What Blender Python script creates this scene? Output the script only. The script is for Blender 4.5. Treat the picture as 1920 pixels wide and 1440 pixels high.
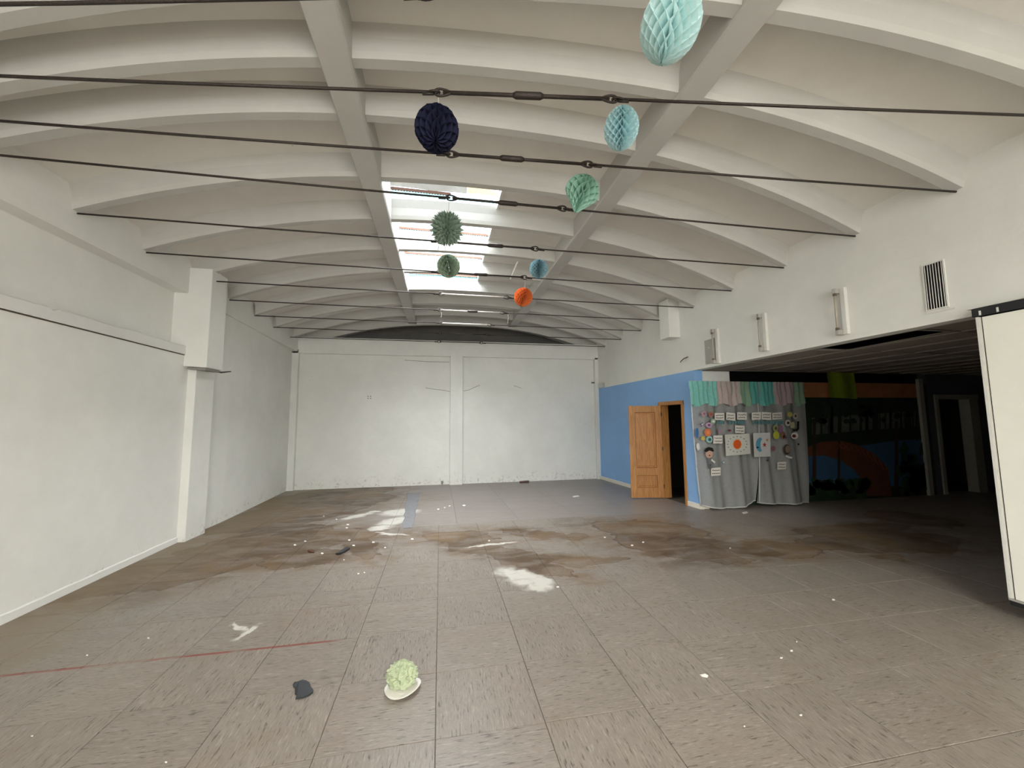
import bpy, math, random
from mathutils import Vector, Matrix, noise as mnoise
random.seed(7)
S = bpy.context.scene
for o in list(bpy.data.objects): bpy.data.objects.remove(o)
COL = S.collection

# ------------------------------------------------------------------ camera
EYE = Vector((0, 0, 1.7)); FPX = 720.0
dY = Vector((-134, 66, FPX)).normalized()
up = Vector((-60, -7976, FPX)); up = (up - dY * up.dot(dY)).normalized()
dX = dY.cross(up)
def c2w(q): return Vector((dX.dot(q), dY.dot(q), up.dot(q)))
RIGHT, DOWN, FWD = c2w(Vector((1, 0, 0))), c2w(Vector((0, 1, 0))), c2w(Vector((0, 0, 1)))
cd = bpy.data.cameras.new('camera'); cam = bpy.data.objects.new('camera', cd); COL.objects.link(cam)
m = Matrix.Identity(4)
for i in range(3):
    m[i][0] = RIGHT[i]; m[i][1] = -DOWN[i]; m[i][2] = -FWD[i]; m[i][3] = EYE[i]
cam.matrix_world = m
cd.sensor_width = 36; cd.lens = 13.5; cd.clip_start = .05; cd.clip_end = 200
S.camera = cam
# world points from sight lines measured on known surfaces (floor, walls)
def ray(u, v): return c2w(Vector((u - 960, v - 720, FPX)))
def zf(y): return 0.0 if y < 6.5 else -(y - 6.5) * .0285
def on_z(u, v, z): d = ray(u, v); return EYE + d * ((z - EYE.z) / d.z)
def on_y(u, v, y): d = ray(u, v); return EYE + d * (y / d.y)
def on_x(u, v, x): d = ray(u, v); return EYE + d * (x / d.x)
def on_floor(u, v):
    z = 0.0
    for _ in range(6):
        p = on_z(u, v, z); z = zf(p.y)
    return p

# ------------------------------------------------------------------ world, lights, exposure
W = bpy.data.worlds.new('sky'); S.world = W; W.use_nodes = True
bg = W.node_tree.nodes['Background']; bg.inputs[0].default_value = (.80, .90, 1, 1); bg.inputs[1].default_value = 3.0
S.view_settings.view_transform = 'Standard'; S.view_settings.look = 'None'
S.view_settings.gamma = 1; S.view_settings.use_curve_mapping = False
S.view_settings.exposure = 0.38
def area(name, loc, rot, sx, sy, power, col):
    l = bpy.data.lights.new(name, 'AREA'); l.shape = 'RECTANGLE'; l.size = sx; l.size_y = sy
    l.energy = power; l.color = col
    o = bpy.data.objects.new(name, l); COL.objects.link(o); o.location = loc; o.rotation_euler = rot
    return o
area('rooflight_daylight', (.04, 6.75, 5.9), (0, 0, 0), 1.8, 3.8, 520, (.93, .96, 1))
area('front_rooflight_daylight', (.64, -5.0, 5.35), (0, 0, 0), 3.0, 3.4, 1120, (1, .962, .885))
area('shopfront_daylight', (1.3, -6.7, 1.55), (math.radians(90), 0, 0), 4.6, 2.5, 215, (1, .955, .87))

# ------------------------------------------------------------------ materials
def nt(name):
    m = bpy.data.materials.new(name); m.use_nodes = True
    return m, m.node_tree, m.node_tree.nodes, m.node_tree.links, m.node_tree.nodes['Principled BSDF']
def node(N, t, **k):
    n = N.new(t)
    for a, b in k.items(): setattr(n, a, b)
    return n
def val(L, sock, v):
    if hasattr(v, 'is_output') : L.new(v, sock)
    else: sock.default_value = v
def math_(N, L, op, a, b=None, c=None, clamp=False):
    n = N.new('ShaderNodeMath'); n.operation = op; n.use_clamp = clamp
    for i, x in enumerate((a, b, c)):
        if x is not None: val(L, n.inputs[i], x)
    return n.outputs[0]
def mix(N, L, f, a, b, bt='MIX'):
    n = N.new('ShaderNodeMix'); n.data_type = 'RGBA'; n.blend_type = bt
    val(L, n.inputs[0], f)
    for i, x in ((6, a), (7, b)):
        if hasattr(x, 'is_output'): L.new(x, n.inputs[i])
        else: n.inputs[i].default_value = tuple(x) + (1,) if len(x) == 3 else x
    return n.outputs[2]
def ramp(N, L, x, lo, hi, a=0.0, b=1.0):
    n = N.new('ShaderNodeMapRange'); n.interpolation_type = 'SMOOTHSTEP'
    val(L, n.inputs[0], x); n.inputs[1].default_value = lo; n.inputs[2].default_value = hi
    n.inputs[3].default_value = a; n.inputs[4].default_value = b
    return n.outputs[0]
def noise_(N, L, vec, scale, detail=3, rough=.55, dist=0):
    n = N.new('ShaderNodeTexNoise'); n.inputs['Scale'].default_value = scale
    n.inputs['Detail'].default_value = detail; n.inputs['Roughness'].default_value = rough
    n.inputs['Distortion'].default_value = dist
    if vec: L.new(vec, n.inputs['Vector'])
    return n.outputs
def vmul(N, L, v, s):
    n = N.new('ShaderNodeVectorMath'); n.operation = 'MULTIPLY'; L.new(v, n.inputs[0]); n.inputs[1].default_value = s
    return n.outputs[0]
def lin(r, g, b):
    f = lambda c: (c / 255) / 12.92 if c <= 10 else (((c / 255) + .055) / 1.055) ** 2.4
    return (f(r), f(g), f(b))

def plain(name, col, rough=.6, metal=0, var=.12, scale=14, bump=0):
    m, T, N, L, P = nt(name)
    g = N.new('ShaderNodeNewGeometry').outputs['Position']
    n = noise_(N, L, g, scale, 4)
    dark = tuple(c * (1 - var) for c in col); lite = tuple(min(1, c * (1 + var)) for c in col)
    L.new(mix(N, L, n[0], dark, lite), P.inputs['Base Color'])
    P.inputs['Roughness'].default_value = rough; P.inputs['Metallic'].default_value = metal
    if bump:
        b = N.new('ShaderNodeBump'); b.inputs['Strength'].default_value = bump; b.inputs['Distance'].default_value = .01
        L.new(n[0], b.inputs['Height']); L.new(b.outputs[0], P.inputs['Normal'])
    return m

def plaster(name, col, dirt=True, speck=.5, dirt_amt=1.0):
    """old painted plaster: blotches, small dark knocks, grime with a ragged edge close to the floor"""
    m, T, N, L, P = nt(name)
    pos = N.new('ShaderNodeNewGeometry').outputs['Position']
    n1 = noise_(N, L, pos, .9, 5, .6)[0]; n2 = noise_(N, L, pos, 7, 4)[0]
    c = mix(N, L, ramp(N, L, n1, .3, .7), tuple(x * .94 for x in col), tuple(min(1, x * 1.03) for x in col))
    c = mix(N, L, ramp(N, L, n2, .25, .75, 0, .25), c, (col[0] * .90, col[1] * .89, col[2] * .86))
    # small knocks
    v = N.new('ShaderNodeTexVoronoi'); v.inputs['Scale'].default_value = 3.2; L.new(pos, v.inputs['Vector'])
    dist = math_(N, L, 'ADD', v.outputs['Distance'], math_(N, L, 'MULTIPLY', noise_(N, L, pos, 60, 2)[0], .05))
    rnd = N.new('ShaderNodeSeparateColor'); L.new(v.outputs['Color'], rnd.inputs[0])
    sp = math_(N, L, 'MULTIPLY', ramp(N, L, dist, .048, .062, 1, 0), ramp(N, L, rnd.outputs[0], .80, .84))
    c = mix(N, L, math_(N, L, 'MULTIPLY', sp, speck), c, (.10, .075, .05))
    if dirt:
        sep = N.new('ShaderNodeSeparateXYZ'); L.new(pos, sep.inputs[0])
        z = math_(N, L, 'ADD', sep.outputs[2], math_(N, L, 'MULTIPLY', noise_(N, L, pos, 3, 5, .65)[0], -.75))
        d = ramp(N, L, z, -.42, -.20, 1, 0)
        d = math_(N, L, 'MULTIPLY', d, ramp(N, L, noise_(N, L, pos, 13, 6, .75)[0], .52, .66))
        c = mix(N, L, math_(N, L, 'MULTIPLY', d, .6 * dirt_amt), c, (.36, .29, .21))
    L.new(c, P.inputs['Base Color']); P.inputs['Roughness'].default_value = .75
    b = N.new('ShaderNodeBump'); b.inputs['Strength'].default_value = .25; b.inputs['Distance'].default_value = .02
    L.new(noise_(N, L, pos, 5, 6, .6)[0], b.inputs['Height']); L.new(b.outputs[0], P.inputs['Normal'])
    return m

M = {}
M['wall'] = plaster('white_wall_paint', (.80, .80, .755))
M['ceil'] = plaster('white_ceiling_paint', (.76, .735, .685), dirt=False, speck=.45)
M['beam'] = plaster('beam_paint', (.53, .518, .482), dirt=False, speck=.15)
M['blue'] = plaster('blue_wall_paint', (.26, .47, .80), dirt=True, speck=0, dirt_amt=.3)
M['skirt'] = plain('cream_skirting_paint', (.78, .74, .64), .55, 0, .05, 9)
M['chip'] = plaster('chipped_plaster', (.76, .755, .725), dirt=False, speck=.2)
M['dark_room'] = plain('unlit_room_paint', (.045, .043, .042), .9)  # near-black colour keeps the annex dark, its gloom is painted in
M['seam'] = plain('floor_screed', (.10, .085, .07), .9, 0, .3, 30)
M['steel'] = plain('rusty_steel', (.045, .035, .03), .55, .55, .5, 60, .4)
M['steel_white'] = plain('pale_rod_steel', (.62, .58, .52), .6, 0, .35, 45, .4)  # paler steel for the middle lengths of three tie rods
M['thread'] = plain('pale_thread', (.55, .52, .46), .8)
M['tin'] = plain('white_enamelled_tin', (.70, .69, .64), .4, 0, .06, 20)
M['tube'] = plain('unlit_glass_tube', (.42, .38, .31), .25, 0, .1, 20)
M['socket'] = plain('brown_socket_plastic', (.13, .10, .075), .5)
M['black'] = plain('black_plastic', (.012, .012, .014), .5)
M['grille'] = plain('grey_grille_metal', (.46, .44, .40), .4, .3, .15, 30)
M['oak'] = None
M['conc'] = plain('raw_concrete', (.26, .245, .22), .9, 0, .25, 25, .5)
M['timber'] = plain('weathered_timber', (.09, .036, .018), .7, 0, .4, 30)
M['patch'] = plain('grey_mortar_patch', (.20, .20, .205), .8, 0, .3, 12, .3)
M['scrap'] = plain('black_plastic_scrap', (.022, .026, .028), .5, 0, .3, 20)
M['paper'] = plain('white_paper', (.74, .72, .66), .8, 0, .04, 20)
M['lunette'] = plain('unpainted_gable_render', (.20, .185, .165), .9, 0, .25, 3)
M['panel'] = plaster('cream_panel_laminate', (.88, .87, .78), dirt=False, speck=.25)
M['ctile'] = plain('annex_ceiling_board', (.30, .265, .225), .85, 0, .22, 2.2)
M['frame_white'] = plain('grimy_white_frame', (.40, .385, .34), .7, 0, .2, 12)

def wood():
    m, T, N, L, P = nt('honey_oak_veneer')
    pos = N.new('ShaderNodeTexCoord').outputs['Object']
    n = noise_(N, L, vmul(N, L, pos, (14, 14, 1.1)), 2.4, 5, .6, 1.2)[0]
    c = mix(N, L, ramp(N, L, n, .3, .7), lin(156, 104, 52), lin(192, 138, 80))
    g = noise_(N, L, vmul(N, L, pos, (120, 120, 4)), 2, 3)[0]
    c = mix(N, L, ramp(N, L, g, .5, .75, 0, .35), c, lin(104, 64, 30))
    L.new(c, P.inputs['Base Color']); P.inputs['Roughness'].default_value = .42
    return m
M['oak'] = wood()
M['oak_shade'] = plain('oak_groove_painted_shade', lin(134, 86, 44), .5, 0, .2, 30)  # darker oak that paints shade into the door panel grooves

def sheet(name, tint, clear):
    m, T, N, L, P = nt(name)
    out = N['Material Output']; N.remove(P)
    tr = N.new('ShaderNodeBsdfTransparent'); tr.inputs[0].default_value = (*tint, 1)
    tl = N.new('ShaderNodeBsdfTranslucent'); tl.inputs[0].default_value = (*tint, 1)
    ms = N.new('ShaderNodeMixShader'); ms.inputs[0].default_value = 1 - clear
    L.new(tr.outputs[0], ms.inputs[1]); L.new(tl.outputs[0], ms.inputs[2]); L.new(ms.outputs[0], out.inputs[0])
    return m
M['poly'] = sheet('translucent_corrugated_sheet', (.46, .76, .84), .06)

def tissue(name, col, tl=.35, clear=0, rough=.85):
    m, T, N, L, P = nt(name)
    out = N['Material Output']
    pos = N.new('ShaderNodeNewGeometry').outputs['Position']
    n = noise_(N, L, pos, 26, 4)[0]
    c = mix(N, L, n, tuple(x * .82 for x in col), tuple(min(1, x * 1.15) for x in col))
    L.new(c, P.inputs['Base Color']); P.inputs['Roughness'].default_value = rough
    P.inputs['Specular IOR Level'].default_value = .15
    t = N.new('ShaderNodeBsdfTranslucent'); L.new(c, t.inputs[0])
    ms = N.new('ShaderNodeMixShader'); ms.inputs[0].default_value = tl
    L.new(P.outputs[0], ms.inputs[1]); L.new(t.outputs[0], ms.inputs[2])
    if clear:
        tr = N.new('ShaderNodeBsdfTransparent'); m2 = N.new('ShaderNodeMixShader'); m2.inputs[0].default_value = clear
        L.new(ms.outputs[0], m2.inputs[1]); L.new(tr.outputs[0], m2.inputs[2]); ms = m2
    L.new(ms.outputs[0], out.inputs[0])
    return m

# ---- floor: speckled vinyl with water stains, chalky residue and a red line
def stain_field(N, L, vec, ells):
    cur = None
    for (cx, cy, rx, ry, rot) in ells:
        mp = N.new('ShaderNodeMapping'); mp.vector_type = 'TEXTURE'
        mp.inputs['Location'].default_value = (cx, cy, 0); mp.inputs['Rotation'].default_value = (0, 0, rot)
        mp.inputs['Scale'].default_value = (rx, ry, 1)
        L.new(vec, mp.inputs['Vector'])
        ln = N.new('ShaderNodeVectorMath'); ln.operation = 'LENGTH'; L.new(mp.outputs[0], ln.inputs[0])
        d = ln.outputs['Value']
        cur = d if cur is None else math_(N, L, 'SMOOTH_MIN', cur, d, .12)
    return cur
def ell(u0, v0, u1, v1, w):
    """ellipse whose long axis joins two floor points, half width w"""
    a, b = on_floor(u0, v0), on_floor(u1, v1); c = (a + b) / 2; d = b - a
    return (c.x, c.y, max(.03, d.xy.length / 2), w, math.atan2(d.y, d.x))
BROWN = [ell(60, 1140, 330, 1045, .42), ell(200, 1105, 520, 1020, .55), ell(300, 1060, 620, 985, .6), ell(400, 1000, 690, 930, 1.0),
         ell(480, 940, 740, 935, 1.0), ell(560, 925, 740, 918, .8), ell(420, 1030, 700, 1000, .5), ell(500, 1050, 640, 1045, .3),
         ell(650, 1005, 700, 1045, .18), ell(780, 1005, 930, 1010, .30), ell(850, 1022, 1010, 1050, .2), ell(930, 1045, 1080, 1078, .17),
         ell(960, 1050, 1180, 1048, .14), ell(940, 993, 1090, 1010, .16), ell(1060, 1000, 1090, 1015, .22),
         ell(1110, 985, 1330, 1000, .42), ell(1160, 1012, 1400, 1030, .42), ell(1240, 1046, 1420, 1050, .16), ell(1180, 985, 1300, 1045, .5),
         ell(1360, 1030, 1560, 1030, .30), ell(1500, 1022, 1800, 1010, .42), ell(1500, 1000, 1700, 985, .30), ell(1640, 1045, 1700, 1048, .08), ell(1620, 960, 1800, 985, .5)]
CHALK = [ell(935, 1066, 1012, 1098, .17), ell(965, 1070, 1035, 1098, .11), ell(988, 1092, 1030, 1108, .13), ell(880, 1026, 965, 1014, .05),
         ell(735, 955, 765, 965, .35), ell(715, 985, 765, 968, .20), ell(700, 1000, 770, 1003, .05), ell(690, 995, 740, 985, .16),
         ell(425, 1203, 490, 1168, .035), ell(440, 1168, 452, 1185, .03), ell(640, 975, 700, 960, .12), ell(690, 960, 715, 958, .07)]
def floor_mat(name, ang, base_a=(.208, .178, .148), base_b=(.256, .222, .189), streak=1.0):
    m, T, N, L, P = nt(name)
    pos = N.new('ShaderNodeNewGeometry').outputs['Position']
    flat = vmul(N, L, pos, (1, 1, 0))
    oi = N.new('ShaderNodeObjectInfo').outputs['Random']
    off = N.new('ShaderNodeVectorMath'); off.operation = 'ADD'; L.new(pos, off.inputs[0])
    cb = N.new('ShaderNodeCombineXYZ'); L.new(math_(N, L, 'MULTIPLY', oi, 37), cb.inputs[2]); L.new(cb.outputs[0], off.inputs[1])
    rot = N.new('ShaderNodeVectorRotate'); rot.rotation_type = 'Z_AXIS'; rot.inputs['Angle'].default_value = ang
    L.new(off.outputs[0], rot.inputs['Vector'])
    g1 = noise_(N, L, vmul(N, L, rot.outputs[0], (13, 95, 1)), 1, 3, .6, .25)[0]      # short dark flecks along the grain
    g2 = noise_(N, L, vmul(N, L, rot.outputs[0], (22, 130, 1)), 1, 2, .6, .3)[0]
    g3 = noise_(N, L, vmul(N, L, rot.outputs[0], (2.5, 9, 1)), 1, 3)[0]
    c = mix(N, L, ramp(N, L, g2, .3, .7), base_a, base_b)
    c = mix(N, L, ramp(N, L, g3, .3, .75, 0, .35), c, tuple(x * .82 for x in base_a))
    c = mix(N, L, ramp(N, L, g1, .585, .68, 0, .78 * streak), c, (.062, .048, .04))
    c = mix(N, L, ramp(N, L, g1, .30, .42, .40 * streak, 0), c, (.42, .37, .32))
    tone = math_(N, L, 'MULTIPLY_ADD', oi, .07, .965)
    tc = N.new('ShaderNodeCombineColor')
    for i in range(3): L.new(tone, tc.inputs[i])
    c = mix(N, L, 1.0, c, tc.outputs[0], 'MULTIPLY')
    # warped coordinate for stains
    w1 = noise_(N, L, flat, 1.5, 3, .6)[1]; w2 = noise_(N, L, flat, 6.0, 3, .6)[1]
    def warp(v, w, amt):
        s = N.new('ShaderNodeVectorMath'); s.operation = 'SUBTRACT'; L.new(w, s.inputs[0]); s.inputs[1].default_value = (.5, .5, .5)
        a = N.new('ShaderNodeVectorMath'); a.operation = 'MULTIPLY_ADD'; L.new(s.outputs[0], a.inputs[0]); a.inputs[1].default_value = (amt, amt, 0)
        L.new(v, a.inputs[2]); return a.outputs[0]
    wp = warp(warp(flat, w1, .55), w2, .16)
    db = stain_field(N, L, wp, BROWN)
    inside = ramp(N, L, db, .98, 1.06, 1, 0)
    blotch = noise_(N, L, vmul(N, L, flat, (1.0, 2.0, 1)), 2.2, 6, .65, .6)[0]
    depth = math_(N, L, 'MULTIPLY', inside, ramp(N, L, blotch, .34, .62, .42, .97))
    halo = math_(N, L, 'MULTIPLY', ramp(N, L, db, 1.0, 2.1, .75, 0), ramp(N, L, blotch, .38, .60))
    depth = math_(N, L, 'MAXIMUM', depth, halo)
    yel = noise_(N, L, flat, .8, 3)[0]
    brown = mix(N, L, ramp(N, L, yel, .4, .6), (.080, .048, .024), (.155, .098, .048))
    c = mix(N, L, depth, c, brown)
    ring = math_(N, L, 'MULTIPLY', ramp(N, L, db, .93, 1.0), ramp(N, L, db, 1.01, 1.04, 1, 0))
    ring = math_(N, L, 'MULTIPLY', ring, ramp(N, L, noise_(N, L, flat, 2.5, 2)[0], .38, .56, .3, .95))
    c = mix(N, L, ring, c, (.095, .062, .038))
    sm = ramp(N, L, noise_(N, L, vmul(N, L, flat, (.7, 1.6, 1)), 1.6, 6, .7, 1)[0],   .50, .72, 0, .42)   # general smudging
    c = mix(N, L, sm, c, (.20, .15, .11))
    wp2 = warp(warp(flat, w1, .22), w2, .20)
    dc = stain_field(N, L, wp2, CHALK)
    ch = math_(N, L, 'MULTIPLY', ramp(N, L, dc, .60, 1.22, 1, 0), ramp(N, L, noise_(N, L, flat, 9, 4)[0], .3, .5, .55, .92))
    c = mix(N, L, ch, c, (.56, .54, .48))
    sq = N.new('ShaderNodeSeparateXYZ'); L.new(pos, sq.inputs[0])
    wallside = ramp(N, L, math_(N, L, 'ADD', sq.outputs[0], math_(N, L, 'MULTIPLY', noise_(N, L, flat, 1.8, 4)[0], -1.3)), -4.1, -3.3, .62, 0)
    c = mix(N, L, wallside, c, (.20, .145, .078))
    # faint red line running along a joint at the left
    sp = N.new('ShaderNodeSeparateXYZ'); L.new(pos, sp.inputs[0])
    dy = math_(N, L, 'ABSOLUTE', math_(N, L, 'SUBTRACT', sp.outputs[1], 3.338))
    rl = math_(N, L, 'MULTIPLY', ramp(N, L, dy, .008, .018, 1, 0), ramp(N, L, sp.outputs[0], -.9, -.7, 1, 0))
    rl = math_(N, L, 'MULTIPLY', rl, ramp(N, L, noise_(N, L, flat, 2.6, 3)[0], .40, .52, .25, .85))
    c = mix(N, L, rl, c, (.20, .045, .035))
    L.new(c, P.inputs['Base Color'])
    L.new(math_(N, L, 'MULTIPLY_ADD', inside, .10, .40), P.inputs['Roughness'])
    P.inputs['Specular IOR Level'].default_value = .35
    b = N.new('ShaderNodeBump'); b.inputs['Strength'].default_value = .15; b.inputs['Distance'].default_value = .003
    L.new(g1, b.inputs['Height']); L.new(b.outputs[0], P.inputs['Normal'])
    return m
M['floor0'] = floor_mat('vinyl_tile_grain_across', 0)
M['floor1'] = floor_mat('vinyl_tile_grain_along', math.pi / 2)
M['floor2'] = floor_mat('plain_vinyl_sheet', .3, (.225, .198, .176), (.262, .234, .210), .25)

# ------------------------------------------------------------------ mesh helpers
class MB:
    def __init__(s): s.v = []; s.f = []; s.m = []
    def add(s, vs, fs, mi=0):
        n = len(s.v); s.v += [tuple(v) for v in vs]
        for f in fs: s.f.append([i + n for i in f]); s.m.append(mi)
    def box(s, a, b, mi=0, bev=0):
        x0, y0, z0 = a; x1, y1, z1 = b
        vs = [(x0,y0,z0),(x1,y0,z0),(x1,y1,z0),(x0,y1,z0),(x0,y0,z1),(x1,y0,z1),(x1,y1,z1),(x0,y1,z1)]
        s.add(vs, [(0,3,2,1),(4,5,6,7),(0,1,5,4),(1,2,6,5),(2,3,7,6),(3,0,4,7)], mi)
    def hexa(s, lo, hi, mi=0):
        """prism between two rings of points"""
        n = len(lo); k = [(i, (i + 1) % n, (i + 1) % n + n, i + n) for i in range(n)]
        s.add(list(lo) + list(hi), [tuple(range(n))[::-1], tuple(range(n, 2 * n))] + k, mi)
    def tube(s, pts, r, n=8, mi=0, closed=False):
        pts = [Vector(p) for p in pts]; rings = []
        for i, p in enumerate(pts):
            a = pts[i - 1] if (i or closed) else p; b = pts[(i + 1) % len(pts)] if (i < len(pts) - 1 or closed) else p
            t = (b - a).normalized(); u = t.cross(Vector((0, 0, 1)))
            if u.length < .05: u = t.cross(Vector((0, 1, 0)))
            u.normalize(); w = t.cross(u); rr = r[i] if isinstance(r, (list, tuple)) else r
            rings.append([p + (u * math.cos(k * 2 * math.pi / n) + w * math.sin(k * 2 * math.pi / n)) * rr for k in range(n)])
        vs = [q for R in rings for q in R]; fs = []
        for i in range(len(pts) - (0 if closed else 1)):
            j = (i + 1) % len(pts)
            for k in range(n): fs.append((i * n + k, i * n + (k + 1) % n, j * n + (k + 1) % n, j * n + k))
        if not closed: fs += [tuple(range(n))[::-1], tuple((len(pts) - 1) * n + k for k in range(n))]
        s.add(vs, fs, mi)
    def mesh(s, name, mats, smooth=False):
        me = bpy.data.meshes.new(name); me.from_pydata(s.v, [], s.f)
        for mm in (mats if isinstance(mats, (list, tuple)) else [mats]): me.materials.append(mm)
        me.polygons.foreach_set('material_index', s.m)
        if smooth: me.polygons.foreach_set('use_smooth', [True] * len(s.f))
        me.update(); return me
def obj(name, mb, mats, parent=None, smooth=False, bevel=0, loc=None):
    me = mb if isinstance(mb, bpy.types.Mesh) else mb.mesh(name, mats, smooth)
    o = bpy.data.objects.new(name, me); COL.objects.link(o)
    if parent: o.parent = parent
    if loc is not None: o.location = loc
    if bevel:
        md = o.modifiers.new('bevel', 'BEVEL'); md.width = bevel; md.segments = 2; md.limit_method = 'ANGLE'
    return o
def tag(o, label, cat, group=None, kind=None):
    o['label'] = label; o['category'] = cat
    if group: o['group'] = group
    if kind: o['kind'] = kind
    return o
def empty(name, loc=(0, 0, 0)):
    o = bpy.data.objects.new(name, None); COL.objects.link(o); o.location = loc; o.empty_display_size = .1; return o
def struct(name, mb, mats, label, cat, **k):
    o = obj(name, mb, mats, **k) if mb else empty(name)
    return tag(o, label, cat, kind='structure')
def rebase(o, loc):
    """shift mesh so that the object's origin is at loc"""
    o.data.transform(Matrix.Translation(-Vector(loc))); o.location = loc

# ------------------------------------------------------------------ measured layout
RL = [(-3.63, 2.47), (-3.63, 2.81), (-3.63, 3.15), (-3.64, 3.54), (-3.64, 4.45), (-3.64, 5.38), (-3.64, 6.35), (-3.66, 7.33), (-3.70, 8.37), (-3.74, 9.37), (-3.77, 10.44)]
RR = [(4.77, .82), (4.77, 1.72), (4.77, 2.62), (4.77, 3.52), (4.77, 4.48), (4.77, 5.48), (4.77, 6.47), (4.77, 7.44), (4.77, 8.44), (4.77, 9.48), (4.77, 10.52)]
BACK_L = [(-3.63, -6.9 + .98 * k) for k in range(9)] ; BACK_R = [(4.77, -6.9 + .87 * k) for k in range(9)]
LINES = [(a, b) for a, b in zip(BACK_L, BACK_R)] + [(a, b) for a, b in zip(RL, RR)] + [((-3.80, 11.28), (4.77, 11.28))]
NB = len(BACK_L)
def line_y(k, x):
    (x0, y0), (x1, y1) = LINES[k]; return y0 + (y1 - y0) * (x - x0) / (x1 - x0)
def zrib(x):
    u = min(1.05, abs((x - .56) / 4.2)); return 3.82 + .72 * (1 - u ** 2.4)
TOP = .24
Y0, YB = -7.0, 11.2

# ------------------------------------------------------------------ floor
fb = MB()
fb.box((-4.2, Y0, -.3), (4.9, 6.5, -.006))
fb.hexa([(-4.2, 6.5, -.3), (4.9, 6.5, -.3), (4.9, 11.4, -.45), (-4.2, 11.4, -.45)], [(-4.2, 6.5, -.006), (4.9, 6.5, -.006), (4.9, 11.4, zf(11.4) - .006), (-4.2, 11.4, zf(11.4) - .006)])
fb.box((4.9, -2, -.3), (13.5, 6.85, -.006)); fb.box((4.9, 6.85, -.3), (13.6, 11.5, -.05))
floor = struct('floor', fb, M['seam'], 'brown-grey speckled vinyl tile floor with water stains across the hall', 'floor')
tcache = {}
def tile(x0, x1, y0, y1, mi, g=.0016, dz=0.0):
    w, d = round(x1 - x0, 3), round(y1 - y0, 3); far = y0 >= 6.49; key = (w, d, mi, far)
    if key not in tcache:
        b = MB(); c = .002; h = .006
        q = lambda i, z: [(-w / 2 + g + i, -d / 2 + g + i, z), (w / 2 - g - i, -d / 2 + g + i, z), (w / 2 - g - i, d / 2 - g - i, z), (-w / 2 + g + i, d / 2 - g - i, z)]
        A, B, Cc = q(0, -h), q(0, -c), q(c, 0)
        b.add(A + B + Cc, [(0,3,2,1), (8,9,10,11)] + [(i, (i+1)%4, 4+(i+1)%4, 4+i) for i in range(4)] + [(4+i, 4+(i+1)%4, 8+(i+1)%4, 8+i) for i in range(4)])
        tcache[key] = b.mesh('floor_tile', M['floor%d' % mi])
    o = bpy.data.objects.new('floor_tile', tcache[key]); COL.objects.link(o); o.parent = floor
    yc = (y0 + y1) / 2
    o.location = ((x0 + x1) / 2, yc, zf(yc) + dz)
    if far: o.rotation_euler.x = -math.atan(.0285)
ROWS = [-7.0, -5.2, -3.4, -1.6, -.5, .05, .60, 1.15, 1.70, 2.25, 2.80, 3.35, 3.92, 4.26, 4.86, 5.42, 5.98, 6.49]
XS = [-4.0] + [round(-.012 + .606 * k, 3) for k in range(-6, 8)] + [4.85]
for j in range(len(ROWS) - 1):
    big = ROWS[j] < -.6
    xs = XS if not big else XS[::3] + [4.85]
    for i in range(len(xs) - 1):
        if xs[i + 1] - xs[i] < .02: continue
        tile(xs[i], xs[i + 1], ROWS[j], ROWS[j + 1], (i + j + 1) % 2, dz=random.uniform(-.0008, .0003))
AX = [4.85 + .606 * k for k in range(0, 15)]
AR = [-.5, .6, 1.70, 2.80, 3.35, 3.92, 4.86, 5.42, 5.98, 6.84]
for j in range(len(AR) - 1):
    for i in range(len(AX) - 1):
        tile(AX[i], AX[i + 1], AR[j], AR[j + 1], (i + j) % 2)
FX = [-4.15, -2.9, -1.85, -.78, .28, 1.32, 2.38, 3.44, 4.8]
FR = [6.49, 7.45, 8.6, 9.9, 11.25]
for j in range(4):
    for i in range(8): tile(FX[i], FX[i + 1], FR[j], FR[j + 1], 2, .0015)
# mortar trench patch, and a dark seam lifted at the joint
p = [on_floor(756, 991), on_floor(772, 990), on_floor(786, 925), on_floor(765, 924)]
pb = MB(); n = 14; lo = []; hi = []
for i in range(n + 1):
    t = i / n; a = p[0].lerp(p[3], t); b = p[1].lerp(p[2], t)
    for q, s in ((a, -1), (b, 1)):
        x = q.x + s * random.uniform(0, .035); z = zf(q.y)
        lo.append((x, q.y, z - .004)); hi.append((x - s * .012, q.y, z + .006 + random.uniform(0, .004)))
vs = lo + hi; k = len(lo); fs = []
for i in range(n):
    a, b, c, d = 2 * i, 2 * i + 1, 2 * i + 3, 2 * i + 2
    fs += [(a + k, b + k, c + k, d + k), (a, a + k, d + k, d), (b, c, c + k, b + k)]
fs += [(0, 1, 1 + k, k), (2 * n, 2 * n + k, 2 * n + 1 + k, 2 * n + 1)]
pb.add(vs, fs); o = obj('mortar_patch', pb, M['patch'], floor); o['label'] = 'long blue-grey mortar strip let into the far floor'

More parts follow.
